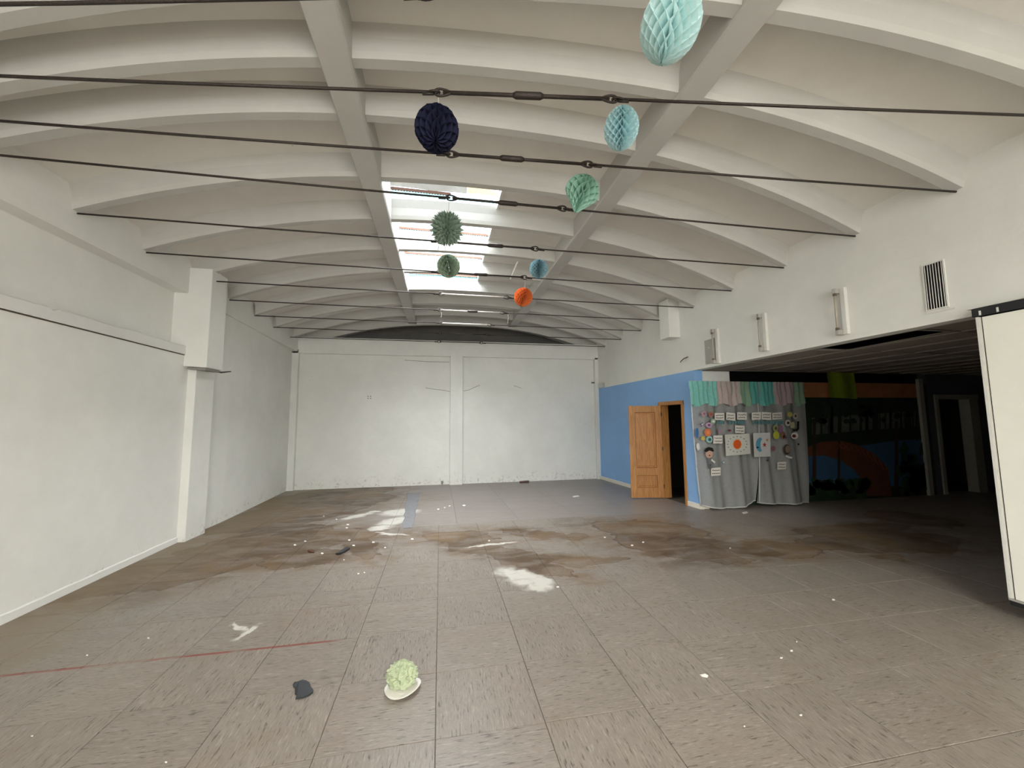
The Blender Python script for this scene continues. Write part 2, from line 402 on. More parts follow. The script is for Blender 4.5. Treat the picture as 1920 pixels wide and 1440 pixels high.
# ------------------------------------------------------------------ ceiling: vault shell, ribs, long beams
NX = 44
xs = sorted(set([-3.95 + (4.95 + 3.95) * i / NX for i in range(NX + 1)] + [-.70, .78]))
xs = [x for x in xs if x in (-.70, .78) or min(abs(x + .70), abs(x - .78)) > .04]
SKY_BAYS = [NB + 4, NB + 5, NB + 6, NB + 7]      # bays between ribs that hold the rooflight
cb = MB()
def zt(x): return zrib(x) + TOP
nl = len(LINES)
lines_ext = list(range(nl))
for k in range(nl - 1):
    for i in range(len(xs) - 1):
        a, b = xs[i], xs[i + 1]
        if k in SKY_BAYS and a >= -.701 and b <= .781: continue
        if 0 <= k <= 4 and a >= -.701 and b <= 1.99: continue      # second rooflight, behind the camera
        y00, y01, y10, y11 = line_y(k, a), line_y(k, b), line_y(k + 1, a), line_y(k + 1, b)
        lo = [(a, y00, zt(a)), (b, y01, zt(b)), (b, y11, zt(b)), (a, y10, zt(a))]
        hi = [(x, y, z + .10) for x, y, z in lo]
        cb.add(lo, [(0, 1, 2, 3)]); cb.add(hi, [(3, 2, 1, 0)])
for i in range(len(xs) - 1):    # vault running on behind the open gable
    a, b = xs[i], xs[i + 1]
    lo = [(a, 11.28, zt(a)), (b, 11.28, zt(b)), (b, 12.9, zt(b)), (a, 12.9, zt(a))]
    cb.add(lo, [(0, 1, 2, 3)]); cb.add([(x, y, z + .1) for x, y, z in lo], [(3, 2, 1, 0)])
ceiling = struct('ceiling', cb, M['ceil'], 'white ribbed barrel-vault ceiling over the whole hall', 'ceiling', smooth=True)
def make_rib(k, drop=0.0, hw=.045):
    b = MB(); X = [-3.66 + (4.80 + 3.66) * i / 40 for i in range(41)]; sec = [(-hw, 0), (hw, 0), (hw + .015, .05), (hw + .03, .15), (hw + .075, TOP + .02), (-hw - .075, TOP + .02), (-hw - .03, .15), (-hw - .015, .05)]
    (x0, y0), (x1, y1) = LINES[k]
    rings = []
    for x in X:
        y = line_y(k, x); z = zrib(x) - drop
        rings.append([(x, y + a, z + c + (drop if c > .2 else 0)) for a, c in sec])
    vs = [q for r in rings for q in r]; fs = []; m = len(sec)
    for i in range(40):
        for j in range(m): fs.append((i * m + j, (i + 1) * m + j, (i + 1) * m + (j + 1) % m, i * m + (j + 1) % m))
    fs += [tuple(range(m)), tuple(40 * m + j for j in range(m))[::-1]]
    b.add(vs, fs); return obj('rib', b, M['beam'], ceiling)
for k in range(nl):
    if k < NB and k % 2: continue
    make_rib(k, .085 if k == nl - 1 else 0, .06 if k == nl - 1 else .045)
def long_beam(x0, x1, zb):
    b = MB(); n = 26
    ys = [Y0 + (11.25 - Y0) * i / n for i in range(n + 1)]
    sec = [(x0 + .012, zb), (x1 - .012, zb), (x1, zb + .02), (x1 + .01, zb + .36), (x0 - .01, zb + .36), (x0, zb + .02)]
    vs = [(x + .004 * math.sin(y * 3), y, z + .004 * math.sin(y * 2.1)) for y in ys for x, z in sec]; m = 6; fs = []
    for i in range(n):
        for j in range(m): fs.append((i * m + j, i * m + (j + 1) % m, (i + 1) * m + (j + 1) % m, (i + 1) * m + j))
    fs += [tuple(range(m))[::-1], tuple(n * m + j for j in range(m))]
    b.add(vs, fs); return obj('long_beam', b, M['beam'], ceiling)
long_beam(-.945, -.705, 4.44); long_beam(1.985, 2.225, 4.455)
# rooflight: curb walls, battens, translucent corrugated sheets
for k in SKY_BAYS:
    e = struct('window_%d' % (k - NB - 3), None, None, ['rooflight bay nearest the camera, with a timber batten and torn lining', 'second rooflight bay from the camera, behind the spiky green ball', 'third rooflight bay, above the round green ball', 'farthest and smallest rooflight bay'][k - NB - 4], 'skylight')
    xa, xb = -.70, .78
    b = MB()
    for x, s in ((xa, -1), (xb, 1)):
        ya, yb = line_y(k, x) + .06, line_y(k + 1, x) - .06
        b.hexa([(x, ya, zt(x) - .02), (x + s * .03, ya, zt(x) - .02), (x + s * .03, yb, zt(x) - .02), (x, yb, zt(x) - .02)],
               [(x + s * .05, ya, 5.25), (x + s * .08, ya, 5.25), (x + s * .08, yb, 5.25), (x + s * .05, yb, 5.25)])
    obj('curb', b, M['tin'], e)
    yf = lambda x, d=0: line_y(k + 1, x) + d
    b = MB(); z0, z1 = (4.955, 4.995) if k == SKY_BAYS[0] else (4.87, 4.905)
    xe = .12 if k == SKY_BAYS[0] else xb + .05
    b.hexa([(xa - .04, yf(xa, -.02), z0), (xe, yf(xe, -.02), z0), (xe, yf(xe, .03), z0), (xa - .04, yf(xa, .03), z0)],
           [(xa - .04, yf(xa, -.02), z1), (xe, yf(xe, -.02), z1), (xe, yf(xe, .03), z1), (xa - .04, yf(xa, .03), z1)])
    obj('batten', b, M['timber'], e)
    b = MB(); nn = 160; vs = []
    for i in range(nn + 1):
        x = xa - .05 + (xb - xa + .1) * i / nn; d = .012 * math.sin(i * math.pi / 2.0)
        vs += [(x, yf(x, -.06 + d), 4.775 + .004 * math.sin(i * 1.7)), (x, yf(x, .0 + d), z0)]
    b.add(vs, [(2 * i, 2 * i + 2, 2 * i + 3, 2 * i + 1) for i in range(nn)])
    obj('corrugated_sheet', b, M['poly'], e)
    if k == SKY_BAYS[0]:
        b = MB(); vs = []
        for i in range(13):
            x = xa - .05 + (.40 - xa) * i / 12
            for j in range(5): vs.append((x, yf(x, -.02 - .03 * j), 5.0 + .055 * j - .004 * j * j + .006 * math.sin(i * .7)))
        b.add(vs, [(i * 5 + j, (i + 1) * 5 + j, (i + 1) * 5 + j + 1, i * 5 + j + 1) for i in range(12) for j in range(4)])
        o = obj('lining_board', b, plain('stained_lining', (.26, .23, .20), .8, 0, .3, 6), e, smooth=True); o['label'] = 'curled white lining board above the batten'
        b = MB(); pts = [(.36, 5.0), (.80, 5.0), (.80, 5.05), (.66, 5.10), (.54, 5.16), (.36, 5.2)]
        b.hexa([(x, yf(x, -.06), z) for x, z in pts], [(x, yf(x, -.05), z) for x, z in pts])
        o = obj('torn_board', b, plain('sun_tinted_board', (.40, .27, .13), .8), e); o['label'] = 'torn board with sunlit yellow painted on at the right end of the opening'  # warm colour stands in for sunlight on this board
# ------------------------------------------------------------------ walls
b = MB()
b.box((-4.05, Y0, -.1), (-3.64, 6.36, 2.65))                       # thick lower wall
b.box((-4.05, Y0, 2.65), (-3.82, 6.36, 4.3))                        # recessed upper wall
b.box((-3.82, Y0, 3.565), (-3.64, 6.36, 4.20))                       # eaves beam
def seg(b, pts, x_out, z0, z1):
    for (xa, ya), (xb, yb) in zip(pts, pts[1:]):
        b.hexa([(x_out, ya, z0), (xa, ya, z0), (xb, yb, z0), (x_out, yb, z0)], [(x_out, ya, z1), (xa, ya, z1), (xb, yb, z1), (x_out, yb, z1)])
seg(b, [(-3.66, 6.36), (-3.68, 7.6), (-3.82, 9.6), (-3.95, 11.4)], -4.2, -.3, 4.3)
seg(b, [(-3.64, 6.36), (-3.64, 7.33), (-3.70, 8.4), (-3.80, 11.3)], -4.0, 3.54, 4.2)
wl = struct('wall_left', b, M['wall'], 'long white plastered wall on the left with a recessed upper strip', 'wall')
# chipped coping band along the top of the thick wall
b = MB(); n = 90; vs = []
for i in range(n + 1):
    y = 1.0 + (6.34 - 1.0) * i / n
    ch = mnoise.noise(Vector((y * 3.1, 0, 0))) * .018 + mnoise.noise(Vector((y * 11, 3, 0))) * .010
    if 4.28 < y < 4.36: ch -= .022
    z = 2.785 + ch
    vs += [(-3.625, y, 2.655), (-3.625, y, z - .012), (-3.64, y, z), (-3.84, y, z + .003)]
fs = []
for i in range(n):
    for j in range(3): a = i * 4 + j; fs.append((a, a + 1, a + 5, a + 4))
    fs.append((i * 4 + 4, i * 4 + 7, i * 4 + 3, i * 4))
fs += [(0, 1, 2, 3), tuple(n * 4 + j for j in (3, 2, 1, 0))]
b.add(vs, fs); o = obj('coping_band', b, M['chip'], wl)
b = MB(); b.tube([(-3.636, 1.0, 2.648), (-3.636, 6.34, 2.648)], .006, 4); obj('joint_line', b, M['socket'], wl)
# back wall
b = MB()
zb = zf(YB) - .1
b.box((-4.2, YB, zb), (5.0, 11.5, 3.90))
b.box((-4.0, YB - .12, 3.50), (4.80, YB + .02, 3.95))
pl = on_y(845, 800, YB).x, on_y(868, 800, YB).x
b.box((pl[0] - .02, YB - .15, zb), (pl[1] - .02, YB + .02, 3.62))
b.box((-3.99, YB - .12, zb), (on_y(557, 800, YB).x, YB + .02, 3.6))
b.box((4.66, YB - .12, zb), (4.80, YB + .02, 3.55))
wb = struct('wall_back', b, M['wall'], 'white end wall with a centre pier and a top beam', 'wall', bevel=.006)
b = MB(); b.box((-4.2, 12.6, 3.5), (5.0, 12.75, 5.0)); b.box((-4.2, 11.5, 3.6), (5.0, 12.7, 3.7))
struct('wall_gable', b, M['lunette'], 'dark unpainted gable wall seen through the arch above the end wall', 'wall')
def crack(pts, w, parent, y):
    b = MB(); P = [on_y(u, v, y) for u, v in pts]
    b.tube([(q.x + random.uniform(-.01, .01), y, q.z) for q in P], w, 4)
    return obj('crack', b, M['conc'], parent)
crack([(798, 727), (815, 730), (835, 732), (845, 735)], .006, wb, YB - .002)
crack([(869, 733), (880, 731), (888, 727), (900, 722)], .006, wb, YB - .002)
crack([(963, 723), (978, 728)], .005, wb, YB - .002)
crack([(758, 675), (800, 678), (843, 679)], .006, wb, YB - .002)
# right wall : upper white wall, blue lower wall with doorway
XW = 4.77; XO = 4.95; YE = 6.56
b = MB(); DY0, DY1, DZ = 6.99, 7.74, 1.985
b.box((XW, Y0, 2.60), (XO, 11.4, 4.30), 0)
b.box((XW, 7.82, -.3), (XO, 11.4, 2.60), 1)
b.box((XW, DY0 - .06, 2.03), (XO, 7.82, 2.60), 1)
b.box((XW, YE, -.3), (XO, DY0 - .06, 2.60), 1)
b.box((XW, Y0, -.1), (XO, .9, 2.60), 0)
wr = struct('wall_right', b, [M['wall'], M['blue']], 'right wall, white above and blue below, open to a dark annex', 'wall')
b = MB(); b.box((-4.2, Y0 - .2, 2.85), (5, Y0, 5.0)); b.box((-4.2, Y0 - .2, -.1), (-3.0, Y0, 2.85)); b.box((3.6, Y0 - .2, -.1), (5, Y0, 2.85)); b.box((-3.0, Y0 - .2, -.1), (3.6, Y0, .28))
struct('wall_front', b, M['wall'], 'front wall with the shopfront opening behind the camera', 'wall')
# skirtings
b = MB(); n = 60; vs = []
for i in range(n + 1):
    y = 1.0 + 5.34 * i / n; h = .078 + .012 * mnoise.noise(Vector((y * 5, 1, 0)))
    vs += [(-3.622, y, -.004), (-3.624, y, h - .008), (-3.640, y, h)]
fs = []
for i in range(n):
    for j in range(2): a = i * 3 + j; fs.append((a, a + 1, a + 4, a + 3))
b.add(vs, fs); tag(obj('baseboard_left', b, M['chip']), 'chipped white painted skirting along the left wall', 'baseboard', kind='structure')
b = MB()
def skirt(y0, y1):
    b.hexa([(XW - .014, y0, zf(y0) - .01), (XW, y0, zf(y0) - .01), (XW, y1, zf(y1) - .01), (XW - .014, y1, zf(y1) - .01)],
           [(XW - .014, y0, zf(y0) + .085), (XW, y0, zf(y0) + .09), (XW, y1, zf(y1) + .09), (XW - .014, y1, zf(y1) + .085)])
skirt(YE, DY0 - .07); skirt(7.83, 11.19); b.box((XW - .014, YE - .012, -.02), (XO, YE, .085))
tag(obj('baseboard_right', b, M['skirt']), 'cream skirting board along the foot of the blue wall', 'baseboard', kind='structure')
# left pier with its wider upper casing
t = struct('trim_1', None, None, 'white concrete pier on the left wall with a wider casing on top', 'pillar')
b = MB(); b.box((-3.9, 6.35, -.1), (-3.535, 6.83, 2.62)); obj('shaft', b, M['wall'], t, bevel=.012)
b = MB()
b.hexa([(-3.86, 6.24, 2.50), (-3.345, 6.24, 2.47), (-3.345, 6.66, 2.48), (-3.86, 6.66, 2.50)], [(-3.86, 6.24, 3.95), (-3.345, 6.24, 3.95), (-3.345, 6.66, 3.95), (-3.86, 6.66, 3.95)])
obj('casing', b, M['wall'], t, bevel=.01)
b = MB(); b.hexa([(-3.60, 6.25, 2.445), (-3.36, 6.25, 2.43), (-3.36, 6.62, 2.44), (-3.60, 6.62, 2.455)], [(-3.60, 6.25, 2.475), (-3.36, 6.25, 2.47), (-3.36, 6.62, 2.475), (-3.60, 6.62, 2.48)])
obj('broken_edge', b, M['conc'], t, bevel=.006)
b = MB(); b.tube([(-3.40, 6.50, 2.452), (-3.36, 6.66, 2.45), (-3.36, 6.80, 2.475), (-3.37, 6.95, 2.50)], [.014, .013, .011, .008], 6)
obj('bent_bar', b, M['steel'], t)
# right pier stub
t = struct('trim_2', None, None, 'short boxed pier stub high on the right wall', 'pillar')
b = MB(); b.box((4.53, 6.93, 3.32), (4.80, 7.27, 4.12)); obj('stub', b, M['wall'], t, bevel=.008)

# ------------------------------------------------------------------ annex behind the right opening
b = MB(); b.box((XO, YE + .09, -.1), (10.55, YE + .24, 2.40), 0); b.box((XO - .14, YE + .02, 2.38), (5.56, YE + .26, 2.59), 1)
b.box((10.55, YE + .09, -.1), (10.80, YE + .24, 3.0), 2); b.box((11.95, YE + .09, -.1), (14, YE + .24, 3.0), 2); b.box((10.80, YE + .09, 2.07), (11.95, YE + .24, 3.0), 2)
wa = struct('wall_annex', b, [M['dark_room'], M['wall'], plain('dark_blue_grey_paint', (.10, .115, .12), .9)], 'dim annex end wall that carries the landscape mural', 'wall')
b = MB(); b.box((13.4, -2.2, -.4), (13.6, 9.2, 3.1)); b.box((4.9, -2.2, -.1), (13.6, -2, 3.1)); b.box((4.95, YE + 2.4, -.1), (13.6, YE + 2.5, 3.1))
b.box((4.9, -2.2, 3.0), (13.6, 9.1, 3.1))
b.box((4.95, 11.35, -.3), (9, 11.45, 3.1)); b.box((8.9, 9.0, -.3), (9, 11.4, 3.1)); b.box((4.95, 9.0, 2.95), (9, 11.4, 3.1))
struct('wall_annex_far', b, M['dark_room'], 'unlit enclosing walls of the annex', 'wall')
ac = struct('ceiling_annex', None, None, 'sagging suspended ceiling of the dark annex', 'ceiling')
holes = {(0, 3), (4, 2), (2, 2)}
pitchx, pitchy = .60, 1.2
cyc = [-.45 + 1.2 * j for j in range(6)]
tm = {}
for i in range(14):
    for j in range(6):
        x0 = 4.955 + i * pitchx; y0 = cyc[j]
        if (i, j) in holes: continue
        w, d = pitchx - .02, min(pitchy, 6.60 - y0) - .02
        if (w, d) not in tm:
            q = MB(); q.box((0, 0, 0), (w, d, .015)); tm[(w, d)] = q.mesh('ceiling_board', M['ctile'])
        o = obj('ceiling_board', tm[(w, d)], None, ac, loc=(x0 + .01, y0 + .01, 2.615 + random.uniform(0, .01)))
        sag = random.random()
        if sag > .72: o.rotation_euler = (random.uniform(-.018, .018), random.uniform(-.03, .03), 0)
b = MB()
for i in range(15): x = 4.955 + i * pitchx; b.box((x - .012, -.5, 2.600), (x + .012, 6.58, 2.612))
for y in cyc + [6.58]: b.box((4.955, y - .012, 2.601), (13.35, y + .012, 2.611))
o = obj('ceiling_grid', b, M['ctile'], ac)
# framed doorway in the annex
t = struct('door_2', None, None, 'empty grimy white door frame deep in the annex', 'door')
yA = YE + .09
b = MB(); b.box((10.72, yA - .03, -.02), (10.82, yA + .16, 2.06)); obj('jamb', b, M['frame_white'], t, bevel=.006)
b = MB(); b.box((11.70, yA - .03, -.02), (11.95, yA + .16, 2.06)); obj('jamb', b, M['frame_white'], t, bevel=.006)
b = MB(); b.box((10.72, yA - .035, 2.06), (11.97, yA + .16, 2.16)); obj('head', b, M['frame_white'], t, bevel=.006)
t = struct('trim_3', None, None, 'grimy white upright edging the right side of the mural', 'trim')
b = MB(); b.box((10.26, yA - .06, 0), (10.38, yA + .0, 2.50)); obj('upright', b, M['frame_white'], t, bevel=.006)

# mural painted on the annex wall (flat paint)
MX0, MX1, ym = 4.97, 10.26, yA
mur = tag(empty('mural', (7.6, ym, 0)), 'painted landscape mural with an arched bridge over blue water', 'mural')
def mp(name, pts, col, layer, label=None, var=.35, sc=5):
    b = MB(); y = ym - .002 - .0012 * layer
    b.hexa([(x, y, z) for x, z in pts], [(x, y + .0011, z) for x, z in pts])
    o = obj(name, b, plain('mural_' + name, col, .85, 0, var, sc), None); o.parent = mur; o.matrix_parent_inverse = Matrix.Translation(-mur.location)
    if label: o['label'] = label
    return o
mpx = lambda u, v: (lambda q: (min(max(q.x, MX0), MX1 + .0), q.z))(on_y(u, v, ym))
def mpoly(name, px, col, layer, **k): return mp(name, [mpx(u, v) for u, v in px], col, layer, **k)
mp('orange_band', [(MX0, 2.09), (MX1, 2.09), (MX1, 2.40), (MX0, 2.40)], lin(176, 116, 74), 0)
mp('forest', [(MX0, .0), (MX1, .0), (MX1, 2.09), (MX0, 2.09)], lin(22, 44, 24), 0, var=.7, sc=4)
mpoly('misty_trees', [(1500, 785), (1740, 770), (1740, 800), (1600, 808), (1500, 822)], lin(84, 88, 84), 1, var=.6, sc=7)
mpoly('water', [(1500, 852), (1640, 832), (1745, 815), (1770, 910), (1500, 912)], lin(52, 88, 124), 1, var=.15)
tr_b = MB()
random.seed(3)
for i in range(34):
    u = random.uniform(1505, 1735); w = random.uniform(1.0, 3.4); t0 = random.uniform(752, 765)
    q = [mpx(u - w, 825), mpx(u + w, 825), mpx(u + w * .6, t0), mpx(u - w * .6, t0)]
    tr_b.hexa([(x, ym - .0050, z) for x, z in q], [(x, ym - .0040, z) for x, z in q])
for i in range(60):
    u, v, r = random.uniform(1503, 1738), random.uniform(752, 792), random.uniform(3, 9)
    q = [mpx(u + r * math.cos(a) * random.uniform(.6, 1.2), v + r * .8 * math.sin(a) * random.uniform(.6, 1.2)) for a in [k * .785 for k in range(8)]]
    tr_b.hexa([(x, ym - .0062, z) for x, z in q], [(x, ym - .0052, z) for x, z in q])
o = obj('tree_line', tr_b, plain('mural_tree_line', lin(26, 44, 26), .9, 0, .5, 6)); o.parent = mur; o.matrix_parent_inverse = Matrix.Translation(-mur.location)
mpoly('far_bank', [(1500, 818), (1560, 812), (1640, 806), (1740, 806), (1740, 822), (1640, 830), (1560, 840), (1500, 850)], lin(20, 38, 18), 3)
arch = [(1505, 842), (1540, 828), (1575, 826), (1610, 835), (1640, 852), (1664, 878), (1672, 930)]
under = [(1625, 930), (1620, 905), (1600, 880), (1572, 862), (1545, 854), (1505, 856)]
mpoly('bridge', arch + under, lin(98, 54, 28), 4, var=.3)
rb = MB()
for i in range(9):
    u0 = 1570 + i * 11; a0 = 828 + (i * i) * .62
    for (ua, va, ub, vb) in ((u0, a0 + 2, u0 + 10, a0 + 14 + i), (u0 + 10, a0 + 2 + i, u0, a0 + 14)):
        A, B = on_y(ua, va, ym - .008), on_y(ub, vb, ym - .008); rb.tube([A, B], .008, 4)
o = obj('bridge_railing', rb, plain('mural_railing', lin(128, 66, 40), .9)); o.parent = mur; o.matrix_parent_inverse = Matrix.Translation(-mur.location)
for u, w in ((1526, 4), (1572, 2.5), (1680, 4)):
    mpoly('trunk', [(u - w, 915), (u + w, 915), (u + w * .7, 790), (u - w * .7, 790)], lin(52, 34, 20), 7)
random.seed(5)
bush = MB()
for i in range(60):
    u, v, r = random.choice([(random.uniform(1510, 1630), random.uniform(903, 925), 10), (random.uniform(1690, 1750), random.uniform(840, 925), 13)])
    q = [mpx(u + r * math.cos(a) * random.uniform(.5, 1.2), v + r * math.sin(a) * random.uniform(.5, 1.2)) for a in [k * .785 for k in range(8)]]
    bush.hexa([(x, ym - .0125, max(.005, z)) for x, z in q], [(x, ym - .0110, max(.005, z)) for x, z in q])
o = obj('bushes', bush, plain('mural_bush', lin(30, 58, 26), .9, 0, .6, 7)); o.parent = mur; o.matrix_parent_inverse = Matrix.Translation(-mur.location)

for o_ in mur.children:
    if o_.name.split('.')[0] in ('tree_line', 'bushes', 'bridge_railing'): o_['kind'] = 'stuff'
# olive paper banner on the mural top
A, B = on_y(1552, 699, 6.45), on_y(1608, 748, 6.45)
b = MB(); n = 10; vs = []
for i in range(n + 1):
    t_ = i / n; x = A.x + (B.x - A.x) * t_; y = 6.47 + .02 * math.sin(t_ * 9)
    vs += [(x, y, 2.595), (x + .02, y - .01, B.z + .03 * (1 - t_))]
b.add(vs, [(2 * i, 2 * i + 2, 2 * i + 3, 2 * i + 1) for i in range(n)])
tag(obj('paper_banner', b, tissue('olive_tissue', lin(140, 160, 44), .3)), 'olive green paper banner hanging from the annex ceiling over the mural', 'banner')

# ------------------------------------------------------------------ sliding panel at the right edge
XP = 4.70
sp = tag(empty('sliding_panel', (XP, 1.6, 0)), 'cream sliding door panel with a black base at the right edge', 'panel')
def ch(name, b, mt, par, **k):
    o = obj(name, b, mt, None, **k); o.parent = par; o.matrix_parent_inverse = Matrix.Translation(-par.location); return o
b = MB(); b.box((XP, .2, .175), (XP + .05, 2.535, 2.565)); ch('board', b, M['panel'], sp, bevel=.004)
b = MB(); b.box((XP - .004, 2.535, .165), (XP + .055, 2.555, 2.57)); o = ch('edge_strip', b, M['tin'], sp); o['label'] = 'narrow pale edging strip'
b = MB(); b.box((XP - .003, 2.515, .17), (XP - .0, 2.519, 2.565)); ch('edge_groove', b, M['black'], sp)
b = MB(); b.box((XP - .008, .2, .120), (XP + .06, 2.55, .165)); o = ch('base_channel', b, M['black'], sp, bevel=.01); o['label'] = 'black channel under the panel'
b = MB(); b.box((XP - .012, 2.0, .160), (XP - .006, 2.55, .176)); ch('chrome_lip', b, M['grille'], sp)
tr = tag(empty('door_track', (XP, 1.4, 2.57)), 'black overhead track above the cream sliding panel', 'track')
b = MB(); b.box((XP - .015, .2, 2.575), (XP + .07, 2.57, 2.645)); ch('rail', b, M['black'], tr)
for y in (2.51, 2.40):
    b = MB(); b.box((XP - .02, y, 2.58), (XP - .013, y + .012, 2.62)); ch('bolt', b, M['tin'], tr)
b = MB(); b.hexa([(XP - .02, .2, 2.648), (XP + .07, .2, 2.648), (XP + .07, 2.60, 2.648), (XP - .02, 2.60, 2.648)], [(XP + .05, .2, 2.69), (XP + .07, .2, 2.69), (XP + .07, 2.56, 2.66), (XP + .05, 2.56, 2.66)])
ch('mounting_strip', b, M['grille'], tr)

# ------------------------------------------------------------------ wooden door in the blue wall
d = struct('door_1', None, None, 'open honey oak door with two raised panels in the blue wall', 'door')
zb_ = zf(7.3)
b = MB(); b.box((XW - .02, DY1, zb_ - .01), (XO, DY1 + .08, DZ + .05)); obj('door_frame', b, M['oak'], d, bevel=.004)
b = MB(); b.box((XW - .02, DY0 - .07, zb_ - .01), (XO, DY0, DZ + .05)); obj('door_frame', b, M['oak'], d, bevel=.004)
b = MB(); b.box((XW - .021, DY0 - .07, DZ - .02), (XO, DY1 + .08, DZ + .055)); obj('door_frame', b, M['oak'], d, bevel=.004)
hp = Vector((4.745, 7.715, zb_ + .008)); fe = on_z(1182, 934, zb_); dirv = (fe - hp); dirv.z = 0; LW = dirv.length; ang = math.atan2(dirv.y, dirv.x)
LW = .70; LH = DZ - zb_ - .035
b = MB(); T = .018
def frame_rect(b, x0, x1, z0, z1, y0, y1): b.box((x0, y0, z0), (x1, y1, z1))
px0, px1, pz = .115, LW - .115, [(.20, .49), (.62, LH - .125)]
for a in ((0, px0, 0, LH), (px1, LW, 0, LH), (px0, px1, 0, pz[0][0]), (px0, px1, pz[0][1], pz[1][0]), (px0, px1, pz[1][1], LH)):
    b.box((a[0], -T, a[2]), (a[1], T, a[3]))
leaf = obj('door_leaf', b, M['oak'], d)
leaf.location = hp; leaf.rotation_euler.z = ang
for (z0, z1) in pz:
    b = MB()
    def ringp(i, y): return [(px0 + i, y, z0 + i), (px1 - i, y, z0 + i), (px1 - i, y, z1 - i), (px0 + i, y, z1 - i)]
    for sgn in (1, -1):
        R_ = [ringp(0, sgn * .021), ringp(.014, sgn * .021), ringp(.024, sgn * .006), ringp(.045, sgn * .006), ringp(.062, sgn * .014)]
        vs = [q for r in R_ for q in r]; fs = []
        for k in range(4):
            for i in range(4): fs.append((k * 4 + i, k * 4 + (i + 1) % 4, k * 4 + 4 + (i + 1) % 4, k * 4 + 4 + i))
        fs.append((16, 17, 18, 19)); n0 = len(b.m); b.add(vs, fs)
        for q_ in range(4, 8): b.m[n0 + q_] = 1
    obj('raised_panel', b, [M['oak'], M['oak_shade']], leaf)
b = MB()
for z in (.20, 1.0, 1.75): b.tube([(-.008, .02, z), (-.008, .02, z + .08)], .009, 8)
obj('hinge', b, M['steel'], leaf)
b = MB(); b.box((LW, -.012, .92), (LW + .002, .012, 1.10)); obj('lock_plate', b, M['grille'], leaf)
b = MB(); b.box((5.6, 6.85, -.04), (8.8, 6.90, 3)); b.box((5.35, 9.0, -.05), (8.8, 9.05, 1.0));
# ------------------------------------------------------------------ tie rods
def rod(k, hx, tx, rx, white=False, lab='', thin=False):
    li = k + NB + 0
    z = 3.8
    (x0, y0), (x1, y1) = LINES[li]
    P_ = lambda x, dz=0: Vector((x, line_y(li, x), z + dz))
    e = tag(empty('tie_rod', P_(hx)), lab, 'tie rod', 'tie rods across the vault')
    r1, r2 = (.0095, .0125)
    mt = M['steel_white'] if white else M['steel']
    def part(nm, b, m_): return ch(nm, b, m_, e, smooth=True)
    sag = lambda x: 0
    b = MB(); b.tube([P_(x0 + .01), P_((x0 + hx) / 2, -.006), P_(hx - .03)], r1, 8); part('side_rod', b, M['steel'])
    b = MB(); b.tube([P_(rx + .03), P_((x1 + rx) / 2, -.004), P_(x1 - .01)], r1, 8); part('side_rod', b, M['steel'])
    b = MB(); b.tube([P_(hx + .03), P_(rx - .03)], r2, 8); part('middle_rod', b, mt)
    if tx is not None:
        b = MB(); b.tube([P_(tx - .10), P_(tx - .085), P_(tx - .08), P_(tx + .08), P_(tx + .085), P_(tx + .10)], [.014, .020, .023, .023, .020, .014], 10); part('turnbuckle', b, M['steel'])
    for cx, s in ((hx, 1), (rx, -1)):
        for side in (1, -1):
            Lh, Hh = (.058, .030) if side == 1 else (.040, .018); pts = []
            for i in range(16):
                a = i / 16 * 2 * math.pi; v = P_(cx + side * s * .028 + Lh * math.cos(a) * .9); w_ = Hh * math.sin(a) * (1 - .35 * side * s * math.cos(a))
                pts.append(v + (Vector((0, .008 * math.sin(a), w_)) if side == 1 else Vector((0, w_, w_ * .3))))
            b = MB(); b.tube(pts, .0075, 6, closed=True); part('hook_eye', b, M['steel'])
        # doubled-back tail lashed onto the rod
        b = MB(); b.tube([P_(cx - s * .03, -.012), P_(cx - s * .10, -.014)], .009, 6); part('hook_tail', b, M['steel'])
    return e
def hx(k, u, v): return on_z(u, v, 3.8).x
ordn = ['', 'nearest visible', 'second nearest', 'third nearest', 'fourth nearest', 'fifth nearest', 'sixth nearest', 'seventh nearest', 'eighth nearest', 'ninth nearest', 'farthest']
RODS = [(0, -.1, .5, 1.12), (1, -.033, .544, 1.107), (2, .048, .55, 1.204), (3, .061, .63, 1.205), (4, -.03, .64, 1.156), (5, -.049, .56, 1.23), (6, hx(6, 824, 551), None, hx(6, 952, 558)),
        (7, hx(7, 823, 581), hx(7, 886, 584), hx(7, 944, 587)), (8, hx(8, 827, 606), None, hx(8, 920, 609)), (9, hx(9, 824, 625), hx(9, 870, 627), hx(9, 913, 628)), (10, hx(10, 822, 641), None, hx(10, 904, 643))]
NOTE = {0: 'dark steel tie rod just above the picture, holding the big aqua paper ball', 1: 'nearest visible dark steel tie rod, with the navy and pale blue balls on it',
        2: 'second visible tie rod from the camera, holding the heart-shaped green ball', 3: 'third visible tie rod, passing in front of the nearest rooflight bay', 4: 'fourth visible tie rod, running behind the spiky green ball',
        5: 'fifth visible tie rod, with the orange paper ball hung from it', 6: 'sixth tie rod, whitish middle, behind the orange ball', 7: 'seventh tie rod with a loose wire hanging at its left hook',
        8: 'eighth tie rod, pale middle, third from the end wall', 9: 'ninth tie rod, crossing the dark gable arch', 10: 'farthest tie rod, along the bottom of the dark gable arch'}
for k, a, t_, c in RODS: rod(k, a, t_, c, white=k in (6, 7, 8), lab=NOTE[k])

